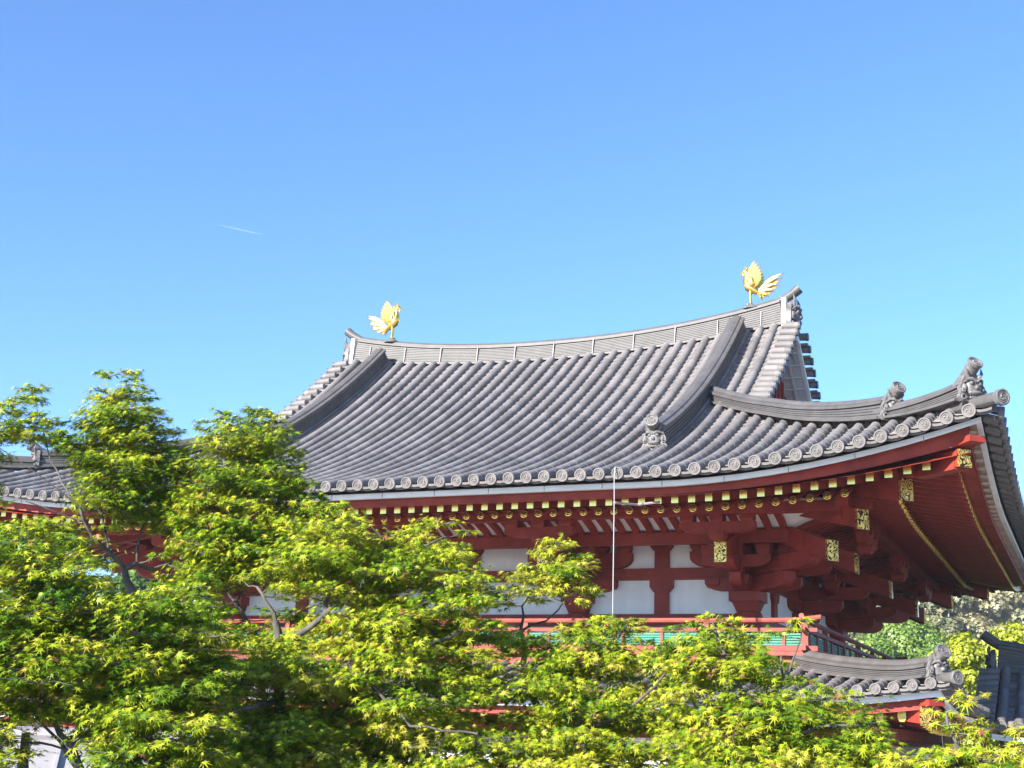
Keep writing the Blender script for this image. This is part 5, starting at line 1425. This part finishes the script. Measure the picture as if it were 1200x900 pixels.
 'G': [(828,-1846,572,30),(855,-1845,511,30),(859,-1895,489,13),(889,-1850,494,19),(928,-1853,540,12),(863,-1873,522,25),(927,-1875,499,22),(850,-1833,480,10),(835,-1839,584,25),(863,-1840,575,22),(928,-1840,516,18),(932,-1816,532,10),(876,-1800,566,12),(912,-1793,552,10),(833,-1822,586,23),(804,-1834,548,10),(916,-1828,490,13),(817,-1825,562,24),(822,-1806,573,31),(836,-1835,595,13),(878,-1872,514,30),(842,-1876,501,24),(814,-1847,543,12),(929,-1884,488,10),(838,-1893,483,10),(911,-1826,517,21),(848,-1858,570,30),(906,-1850,557,10),(886,-1834,548,24),(824,-1786,607,10),(930,-1849,488,10),(854,-1814,530,22),(851,-1804,546,28),(915,-1810,540,18),(924,-1854,498,22),(887,-1891,488,10),(804,-1815,597,10),(915,-1855,509,33),(883,-1794,540,24),(865,-1863,500,27),(835,-1854,544,20),(846,-1821,569,26),(914,-1851,522,35),(858,-1846,552,22),(828,-1866,518,18),(860,-1856,483,10),(830,-1772,598,12),(884,-1875,504,30),(891,-1834,563,10),(855,-1826,510,32),(844,-1859,511,29),(830,-1844,524,25),(861,-1850,541,23),(815,-1849,580,16),(857,-1901,502,29),(910,-1821,557,10),(907,-1855,486,10),(907,-1829,541,21),(802,-1816,560,12),(869,-1884,484,10),(919,-1828,508,26),(854,-1837,527,36),(898,-1847,528,36),(841,-1821,601,10),(905,-1849,501,24),(837,-1820,543,29),(826,-1849,503,19),(903,-1802,520,24),(935,-1814,496,10),(832,-1795,592,17),(898,-1809,549,18),(837,-1817,524,36),(824,-1865,554,19),(810,-1820,532,15),(868,-1821,564,20),(832,-1850,489,16),(843,-1803,585,19),(856,-1821,520,23),(925,-1824,523,18),(859,-1884,497,23),(943,-1863,511,10),(883,-1815,524,35),(877,-1819,575,10),(853,-1822,551,36),(859,-1801,592,10),(870,-1799,547,25),(934,-1855,526,14),(939,-1852,503,10),(875,-1858,552,30),(815,-1857,527,10),(895,-1856,514,32),(889,-1867,486,10),(839,-1893,510,20),(925,-1839,533,18),(853,-1789,576,22),(840,-1774,590,16),(893,-1813,511,29),(853,-1864,532,31),(884,-1867,543,32),(876,-1819,547,29),(814,-1843,482,10),(811,-1866,583,10),(887,-1811,538,25),(868,-1827,531,25),(819,-1880,528,10),(846,-1848,536,28),(874,-1858,508,35),(815,-1746,594,32),(783,-1716,569,32),(833,-1742,573,29),(813,-1743,541,27),(858,-1744,540,33),(897,-1744,544,35),(824,-1725,519,28),(868,-1714,516,28),(910,-1737,518,35),(817,-1755,490,34),(846,-1724,488,34),(883,-1692,492,28),(892,-1834,600,8),(887,-1835,595,7),(878,-1837,592,9)],
 'H': [(978,-2012,503,16),(989,-1979,506,19),(971,-1998,509,12),(1013,-1964,518,19),(1028,-1990,501,11),(987,-1977,526,11),(1043,-1968,524,10),(1042,-1969,537,10),(1044,-1992,517,10),(986,-1948,542,13),(985,-2011,522,11),(998,-1991,548,10),(1001,-1990,534,10),(1023,-1981,530,10),(996,-2001,495,10),(1031,-2007,518,26),(1003,-1974,539,10),(1039,-1998,527,16),(964,-2012,497,10),(966,-1978,493,10),(1018,-1995,515,24),(1002,-1981,495,10),(1007,-1981,523,15),(997,-2010,514,27),(989,-1995,515,29),(1041,-1972,500,10),(1021,-1963,535,10),(1045,-1997,496,10),(997,-1957,520,22),(1022,-2010,499,10),(1015,-2015,525,11),(1026,-1998,535,10),(1011,-1972,505,17),(998,-1996,524,20),(1004,-2026,508,19),(1027,-1977,513,25),(986,-1975,538,10),(972,-2017,514,10),(1001,-1971,551,10),(1042,-2010,509,11),(977,-1981,517,19),(1011,-1997,502,13),(998,-1957,536,10),(1047,-1977,509,10),(970,-2033,504,10),(965,-1963,519,10),(963,-1978,509,10),(1041,-2028,501,10),(994,-1974,517,28),(968,-2000,522,10),(1016,-2010,508,19)],
}
LIMBS = {
 'A': [[(401,-1845,560,40),(399,-1849,597,36),(397,-1853,622,32),(393,-1858,636,24)],[(393,-1858,636,21),(387,-1870,647,17),(381,-1884,658,13),(377,-1890,668,10),(375,-1893,677,8)],[(375,-1893,677,7),(363,-1906,690,5),(350,-1921,702,4),(335,-1938,715,3)],[(393,-1858,636,22),(400,-1853,641,18),(402,-1838,638,15),(414,-1817,648,10),(428,-1809,659,6)],[(387,-1870,647,14),(367,-1860,680,11),(361,-1848,722,8),(366,-1844,771,4)],[(377,-1890,668,7),(364,-1901,672,6),(347,-1919,679,4)],[(381,-1884,658,6),(334,-1884,716,5),(322,-1892,755,3)],[(400,-1853,641,11),(386,-1831,677,8),(388,-1814,727,4)]],
 'B': [[(498,-1824,557,27),(493,-1829,591,23),(481,-1839,613,18)],[(481,-1839,613,13),(466,-1839,629,10),(460,-1827,682,7),(462,-1814,744,4)],[(481,-1839,613,10),(487,-1815,651,7),(496,-1807,704,4)],[(466,-1839,629,8),(451,-1845,679,5),(449,-1832,728,3)]],
 'C': [[(562,-1889,497,41),(556,-1894,576,32),(554,-1897,594,25)],[(554,-1897,594,15),(549,-1902,606,12),(538,-1898,617,9)],[(556,-1894,576,25),(587,-1889,599,19),(611,-1856,637,12),(639,-1822,659,7)],[(587,-1889,599,15),(581,-1862,643,10),(571,-1850,675,6)],[(557,-1893,554,25),(626,-1898,560,17),(667,-1845,592,10)],[(558,-1892,543,21),(579,-1950,537,15),(570,-1980,531,9)],[(626,-1898,560,14),(670,-1919,529,9),(707,-1901,526,6)]],
 'D': [[(523,-2057,473,43),(509,-2067,497,29),(508,-2068,518,21)],[(532,-2047,498,25),(527,-2051,512,19),(518,-2059,527,14),(519,-2072,545,9)],[(532,-2047,498,21),(519,-2052,514,9),(508,-2068,532,6)],[(508,-2068,513,9),(519,-2058,512,7),(530,-2049,507,7)],[(518,-2059,527,11),(508,-2082,559,7),(487,-2091,591,5)],[(527,-2051,512,16),(558,-2052,533,12),(568,-2032,562,7)],[(558,-2052,533,11),(542,-2053,570,7),(531,-2052,599,5)],[(523,-2057,473,37),(532,-2047,498,26)]],
 'E': [[(694,-1755,527,31),(681,-1761,568,25),(676,-1765,598,16)],[(676,-1765,598,12),(678,-1765,609,9),(677,-1766,616,7),(685,-1764,629,5)],[(676,-1765,598,12),(693,-1759,606,8),(705,-1755,620,6),(702,-1759,647,5)]],
 'F': [[(747,-1811,475,37),(741,-1812,528,29),(735,-1815,561,19)],[(735,-1815,561,14),(724,-1820,577,9),(715,-1813,591,6)],[(735,-1815,561,15),(756,-1808,584,10),(767,-1795,601,6)],[(741,-1812,528,19),(781,-1830,545,12),(802,-1824,567,7)]],
 'G': [[(870,-1837,482,37),(865,-1837,521,29),(861,-1838,546,19)],[(861,-1838,546,14),(844,-1833,577,9),(834,-1827,599,6)],[(861,-1838,546,14),(881,-1834,562,9),(877,-1826,578,6)],[(881,-1834,562,9),(891,-1834,588,4),(892,-1834,599,3)],[(865,-1837,521,19),(904,-1849,537,11),(928,-1845,538,6)],[(865,-1837,521,16),(841,-1864,535,11),(824,-1859,560,7)]],
 'H': [[(995,-1989,487,29),(995,-1988,518,21),(994,-1988,529,14)],[(994,-1988,529,10),(990,-1988,543,6)],[(995,-1988,518,12),(1016,-1996,522,7),(1031,-1985,530,5)],[(995,-1988,518,11),(978,-1990,523,6)]],
}
CM = 0.01
def maple(key, label, leafmat, tint_mu, per_area=760, seed=1, leaf=0.047):
    rg = np.random.default_rng(seed)
    pads = np.array(PADS[key], float)*CM
    limbs = [[(Vector((x*CM, y*CM, z*CM)), r*0.001) for x, y, z, r in l] for l in LIMBS[key]]
    # carry the trunk down to the ground
    top, r0 = limbs[0][0]
    gz = float(ground_z(np.array(top.x), np.array(top.y)))-0.1
    base = Vector((top.x+0.12, top.y+0.1, gz))
    root = empty('maple_tree', base)
    tag(root, label, 'tree', 'maples in front of the hall')
    tr = MB()
    trunk = [(base, r0*1.25), (base.lerp(top, 0.5)+Vector((0.06, -0.04, 0)), r0*1.08)]+limbs[0]
    nodes = []
    def wiggle(run):
        pts, rad = [], []
        for i in range(len(run)-1):
            (p, a), (q, b) = run[i], run[i+1]
            n = max(2, int((q-p).length/0.10))
            for j in range(n):
                t = j/n
                w = 0.0 if j == 0 else 0.010
                pts.append(p.lerp(q, t)+Vector(rg.normal(0, w, 3))); rad.append(lerp(a, b, t))
        pts.append(run[-1][0]); rad.append(run[-1][1])
        return pts, rad
    for i, run in enumerate([trunk]+limbs[1:]):
        pts, rad = wiggle(run)
        tr.tube(pts, rad, 9 if rad[0] > 0.02 else 6)
        if i > 0 or len(limbs) == 1: nodes += list(zip(pts, rad))
        else: nodes += list(zip(pts[len(pts)//2:], rad[len(pts)//2:]))
    npos = np.array([tuple(p) for p, r in nodes])
    twig = MB()
    P, N, D, S, T = [], [], [], [], []
    cen = pads[:, :3].mean(0)
    order = np.argsort(((pads[:, :3]-cen)**2).sum(1))
    for pi in order:
        c = pads[pi, :3]; r = pads[pi, 3]
        # branch from the nearest point of the tree, leaving low and arriving from below
        dd = ((npos-c)**2).sum(1)+np.where(npos[:, 2] > c[2]+0.05, 0.5, 0.0)
        j = int(np.argmin(dd))
        p0 = Vector(npos[j]); p1 = Vector(c)-Vector((0, 0, r*0.12))
        L = (p1-p0).length
        mid = p0.lerp(p1, 0.5)+Vector(rg.normal(0, 0.05*L, 3))+Vector((0, 0, -0.04*L))
        rr = min(nodes[j][1]*0.6, 0.005+0.004*L)
        bp = [p0, p0.lerp(mid, 0.5)+Vector(rg.normal(0, 0.02*L, 3)), mid, mid.lerp(p1, 0.5)+Vector((0, 0, 0.02*L)), p1]
        twig.tube(bp, [rr, rr*0.85, rr*0.7, rr*0.55, rr*0.4], 5)
        new = [(q, rr*0.5) for q in bp[2:]]
        nodes += new
        npos = np.vstack([npos, np.array([tuple(q) for q, _ in new])])
        n_ = max(24, int(1.45*per_area*r*r*math.pi*rg.uniform(0.75, 1.15)))
        # twigs fan out almost level; leaves sit in opposite pairs along them
        nt = max(5, int(7+r*22))
        tip = []
        for k in range(nt):
            a = rg.uniform(0, 2*math.pi); rad_ = r*rg.uniform(0.55, 1.05)
            e = Vector((math.cos(a)*rad_, math.sin(a)*rad_, rg.normal(-0.06, 0.22)*r*0.6))
            q = Vector(c)+e
            m_ = p1.lerp(q, 0.5)+Vector((0, 0, 0.04*r))+Vector(rg.normal(0, 0.03*r, 3))
            twig.tube([p1, m_, q], [0.0035, 0.0026, 0.0012], 4, caps=False)
            tip.append((np.array(p1), np.array(m_), np.array(q)))
        tip = np.array(tip)
        ti = rg.integers(0, nt, n_)
        t = rg.uniform(0.15, 1.08, n_)**0.75
        A, B, Cc = tip[ti, 0], tip[ti, 1], tip[ti, 2]
        pos = np.where((t < 0.5)[:, None], A+(B-A)*(t*2)[:, None], B+(Cc-B)*((t-0.5)*2)[:, None])
        spread = np.column_stack([rg.normal(0, 0.16*r, n_), rg.normal(0, 0.16*r, n_), rg.normal(0.02*r, 0.075*r, n_)])
        pos = pos+spread
        out = pos-c
        out /= np.linalg.norm(out, axis=1)[:, None]+1e-6
        sunv = np.array(_sd)
        nrm = np.array([0, 0, 0.85])+out*0.30+sunv*0.40+rg.normal(0, 0.34, (n_, 3))
        dirv = out*0.75+np.array([0, 0, -0.30])+rg.normal(0, 0.42, (n_, 3))
        P.append(pos); N.append(nrm); D.append(dirv)
        S.append(leaf*rg.uniform(0.5, 1.28, n_))
        pad_t = rg.normal(0, 0.17)
        T.append(np.clip(tint_mu+pad_t+rg.normal(0, 0.21, n_), 0, 0.94)+np.where(rg.uniform(0, 1, n_) < 0.008*(1+8*(rg.uniform() < 0.08)), 0.6, 0))
    tr.xform(lambda p: p-base); twig.xform(lambda p: p-base)
    trunk_o = tr.build('trunk', M['bark'], root, smooth=60)
    twig.build('branches', M['bark'], root, smooth=60)
    P = np.concatenate(P)-np.array(base)
    leaves_mesh('crown', P, np.concatenate(N), np.concatenate(D), np.concatenate(S), np.clip(np.concatenate(T), 0, 1), leafmat, root,
                vary=(rg.uniform(0.78, 1.1, len(P)), rg.uniform(-0.3, 2.3, len(P)), rg.normal(0.05, 0.16, len(P))))
    return len(P)
NL = 0
NL += maple('A', 'tall deep green maple at the left edge with a pale bent fork and high spire', M['leaf_young'], 0.42, 700, 21)
NL += maple('B', 'round-topped dense green maple hiding the left end of the tiled eave', M['leaf_young'], 0.46, 760, 22)
NL += maple('C', 'broad yellow-green maple in the middle, hiding the centre of the red wall', M['leaf_young'], 0.60, 820, 23)
NL += maple('D', 'low shadowy maple in the bottom left corner with dark crossing stems over a pale roof', M['leaf_young'], 0.46, 740, 24)
NL += maple('E', 'slender bright maple whose single lit crown stands before the white panels', M['leaf_young'], 0.66, 950, 25)
NL += maple('F', 'yellow-green maple below the green-slatted railing, between the broad maple and the corner maple', M['leaf_young'], 0.58, 820, 26)
NL += maple('G', 'lush maple below the corner bracket, one upright sprig beside the rail end', M['leaf_young'], 0.55, 820, 27)
NL += maple('H', 'nearest lime-yellow maple at bottom right, under the lower roof corner', M['leaf_young'], 0.74, 700, 28)
print('maple leaves', NL)

# ------------------------------------------------------------------ trees beyond the hall
_clump = np.array([(0, 0, 0), (0.9, 0.1, -.1), (0.45, 0.5, .05), (0.3, 1.0, -.1), (-0.2, 0.5, .06), (-0.9, 0.4, -.08), (-0.5, -0.1, .05), (-0.6, -0.8, -.1), (0.1, -0.45, .05), (0.7, -0.7, -.12), (0.5, -0.2, .04)])
def far_crown(rg, H, rad, z0, nlobe, per, size, tint_mu):
    per = int(per*0.75)
    P, N, D, S, T = [], [], [], [], []
    for k in range(int(nlobe*1.5)):
        q = rg.uniform(0, 1)
        z = lerp(z0, H, q**0.8)
        rr = rad*(math.sin(math.pi*min(1, max(0.08, (z-z0)/(H-z0)*0.86+0.12)))**0.7)
        a = rg.uniform(0, 6.283); ro = rr*math.sqrt(rg.uniform(0.05, 0.75))
        c = np.array([math.cos(a)*ro, math.sin(a)*ro, z])
        lr = rad*rg.uniform(0.12, 0.36)
        v = rg.normal(0, 1, (per, 3)); v /= np.linalg.norm(v, axis=1)[:, None]
        pos = c+v*lr*np.array([1, 1, 0.75])*rg.uniform(0.6, 1.08, per)[:, None]
        P.append(pos); N.append(v+np.array([0, 0, 0.45])+rg.normal(0, 0.35, (per, 3))); D.append(rg.normal(0, 1, (per, 3)))
        S.append(size*rg.uniform(0.5, 1.25, per)); T.append(np.clip(tint_mu+rg.normal(0, 0.13)+rg.normal(0, 0.16, per), 0, 1))
    return [np.concatenate(q) for q in (P, N, D, S, T)]
def far_tree(name, label, loc, H, rad, z0, nlobe, per, size, mt, tint, seed, group=None, bark='bark', tr_r=0.16, cat='tree'):
    rg = np.random.default_rng(seed)
    root = empty(name, loc)
    tag(root, label, cat, group)
    t = MB()
    lean = rg.normal(0, 0.03*H, 2)
    pts = [Vector((lean[0]*q*q, lean[1]*q*q, q*(H*0.9))) for q in (0, 0.15, 0.35, 0.6, 0.8, 1)]
    t.tube(pts, [tr_r*f for f in (1.25, 1, 0.85, 0.6, 0.35, 0.12)], 8)
    for k in range(7):
        q = rg.uniform(0.35, 0.85); a = rg.uniform(0, 6.283)
        p0 = Vector((lean[0]*q*q, lean[1]*q*q, q*H*0.9)); L = rad*rg.uniform(0.5, 0.9)
        p1 = p0+Vector((math.cos(a)*L, math.sin(a)*L, L*rg.uniform(0.3, 0.8)))
        t.tube([p0, p0.lerp(p1, 0.5)+Vector((0, 0, -0.05*L)), p1], [tr_r*0.38, tr_r*0.25, tr_r*0.08], 5)
    t.build('trunk', M[bark], root, smooth=60)
    leaves_mesh('crown', *far_crown(rg, H, rad, z0, nlobe, per, size, tint), mt, root, shape=_clump)
    return root
M['leaf_lime'] = leaf_mat('lime_leaf', [(0, (0.14, 0.20, 0.008)), (0.5, (0.32, 0.36, 0.014)), (1, (0.48, 0.48, 0.03))], 0.25)
M['leaf_bright'] = leaf_mat('fresh_green_leaf', [(0, (0.05, 0.11, 0.012)), (0.5, (0.13, 0.23, 0.025)), (1, (0.25, 0.34, 0.05))], 0.25)
M['leaf_grey'] = leaf_mat('evergreen_leaf', [(0, (0.05, 0.07, 0.035)), (0.5, (0.12, 0.14, 0.065)), (1, (0.26, 0.25, 0.13))], 0.15)
M['leaf_dusty'] = leaf_mat('flowering_oak_leaf', [(0, (0.12, 0.12, 0.05)), (0.5, (0.26, 0.235, 0.11)), (1, (0.42, 0.36, 0.20))], 0.15)
GF = 'trees behind the hall'
far_tree('broadleaf_tree', 'round fresh green tree just behind the side railing, under the dark eave brackets', (-1.3, 67.5, 0), 13.2, 5.0, 5.0, 90, 420, 0.12, M['leaf_bright'], 0.62, 41, GF)
far_tree('broadleaf_tree', 'brighter low green tree in front of the round one, just above the tiled skirt ridge', (2.6, 52.0, 0), 10.4, 2.8, 4.4, 50, 360, 0.10, M['leaf_bright'], 0.72, 42, GF)
far_tree('lime_tree', 'lime-yellow tree between the skirt ridge ornament and the dark wing roof', (6.4, 19.5, 0), 8.6, 1.5, 3.2, 44, 320, 0.07, M['leaf_lime'], 0.55, 43, GF)
far_tree('lime_tree', 'flat-topped lime-yellow tree rising over the dark wing ridge at the right edge', (7.9, 26.5, 0), 9.5, 2.5, 4.2, 44, 320, 0.08, M['leaf_lime'], 0.68, 44, GF)
far_tree('lime_tree', 'small yellow bush-like tree half hidden by the skirt roof ornament', (4.9, 24.5, 0), 7.2, 1.1, 3.0, 24, 260, 0.07, M['leaf_lime'], 0.5, 45, GF)
far_tree('broadleaf_tree', 'deep green tree behind the left wing, seen under the far left eave', (-24.0, 20.0, 0), 10.5, 4.0, 3.6, 60, 260, 0.14, M['leaf_bright'], 0.25, 46, GF)
far_tree('broadleaf_tree', 'mid-green tree behind the left wing next to the deep green one', (-15.5, 22.0, 0), 9.5, 3.6, 3.2, 60, 260, 0.14, M['leaf_bright'], 0.4, 47, GF)
rg = np.random.default_rng(5)
for i in range(7):
    a = lerp(-0.80, -0.57, (i+0.5)/7); d = rg.uniform(62, 95)
    o = far_tree('hill_tree', 'mid-green rounded tree of the grove beyond the left wing', (10.6+d*math.sin(a), -26.7+d*math.cos(a), 0), 13.5, 4.6, 2.5, 54, 220, 0.22, M['leaf_bright'], 0.3, 47, 'trees of the grove beyond the left wing') if i == 0 else None
    if o: grove = o
    else:
        o = grove.copy(); col.objects.link(o)
        for ch in grove.children:
            c = ch.copy(); col.objects.link(c); c.parent = o
    o.location = (10.6+d*math.sin(a), -26.7+d*math.cos(a), -0.2); o.rotation_euler = (0, 0, rg.uniform(0, 6.28)); s_ = rg.uniform(0.85, 1.15); o.scale = (s_, s_, s_)
# wooded hill: every tree its own object, four kinds
rg = np.random.default_rng(77)
protos = []
kinds = [('hill_tree', 13, 4.2, 4.0, 54, 260, 0.22, 'leaf_grey', 0.45, 'dark grey-green tree in the wood on the far hill'),
         ('hill_tree', 15, 5.0, 5.0, 60, 260, 0.24, 'leaf_dusty', 0.55, 'pale sandy-green tree in bloom in the wood on the far hill'),
         ('hill_tree', 17, 2.6, 8.5, 40, 240, 0.19, 'leaf_grey', 0.62, 'tall slim tree with a long bare pale trunk in the wood on the far hill'),
         ('hill_tree', 12, 4.0, 3.5, 54, 260, 0.21, 'leaf_bright', 0.25, 'mid-green rounded tree in the wood on the far hill')]
HG = 'trees of the wooded hill'
spots = []
for band, (d0, d1, n, a0, a1) in enumerate([(95, 115, 7, -0.24, 0.02), (120, 150, 12, -0.26, 0.02), (155, 190, 13, -0.27, 0.03), (195, 240, 13, -0.27, 0.03)]):
    for i in range(n):
        a = lerp(a0, a1, (i+rg.uniform(0.1, 0.9))/n); d = rg.uniform(d0, d1)
        spots.append((10.6+d*math.sin(a), -26.7+d*math.cos(a), band))
for i, (x, y, band) in enumerate(spots):
    z = float(max(hill_z(np.array(x), np.array(y)), 0))-0.3
    k = [3, 2, 0, 2][i % 4] if band == 0 else ([0, 2, 1, 2, 0][i % 5] if band == 1 else [1, 0, 1, 3, 1][i % 5])
    name, H, rad, z0, nl, per, sz, lm, tint, lab = kinds[k]
    if len([p for p in protos if p[0] == k]) == 0:
        o = far_tree(name, lab, (x, y, z), H, rad, z0, nl, per, sz, M[lm], tint, 60+k, HG, 'bark_pale' if k == 2 else 'bark', 0.28)
        protos.append((k, o))
    else:
        src = [p for p in protos if p[0] == k][0][1]
        o = src.copy(); col.objects.link(o)
        for ch in src.children:
            c = ch.copy(); col.objects.link(c); c.parent = o
    s_ = rg.uniform(0.85, 1.2)*(1.0 if band < 2 else 1.2)
    o.location = (x, y, z); o.rotation_euler = (0, 0, rg.uniform(0, 6.283)); o.scale = (s_, s_, s_*rg.uniform(0.92, 1.1))

# ------------------------------------------------------------------ a short vapour trail high in the sky
vt = MB()
a, b = Vector((-1682, 2220, 1048)), Vector((-1598, 2286, 1036.5))
n = 24
vt.tube([a.lerp(b, i/n)+Vector((0, 0, 0.5*math.sin(i*1.7))) for i in range(n+1)], [0.1+1.3*math.sin(math.pi*min(1, (i/n)*0.9+0.05))**1.0*(0.4+0.6*i/n) for i in range(n+1)], 8)
M['vapour'] = mat('vapour', (0.8, 0.82, 0.85), 1.0)
_b = M['vapour'].node_tree.nodes['Principled BSDF']; _b.inputs['Alpha'].default_value = 0.13
tag(vt.build('vapour_trail', M['vapour'], smooth=60), 'short faint white vapour trail in the blue sky', 'contrail')

# ------------------------------------------------------------------ thin air between here and the hill
hz = MB()
hz.hexa([(-460, -70, -1.4), (460, -70, -1.4), (460, 640, -1.4), (-460, 640, -1.4), (-460, -70, 52), (460, -70, 52), (460, 640, 52), (-460, 640, 52)])
hm = bpy.data.materials.new('haze_air'); hm.use_nodes = True; hm.node_tree.nodes.clear()
ho = hm.node_tree.nodes.new('ShaderNodeOutputMaterial'); hv = hm.node_tree.nodes.new('ShaderNodeVolumePrincipled')
hv.inputs['Color'].default_value = (0.85, 0.92, 1, 1); hv.inputs['Density'].default_value = 0.00042
hm.node_tree.links.new(hv.outputs[0], ho.inputs['Volume'])
tag(hz.build('haze', hm), kind='stuff')
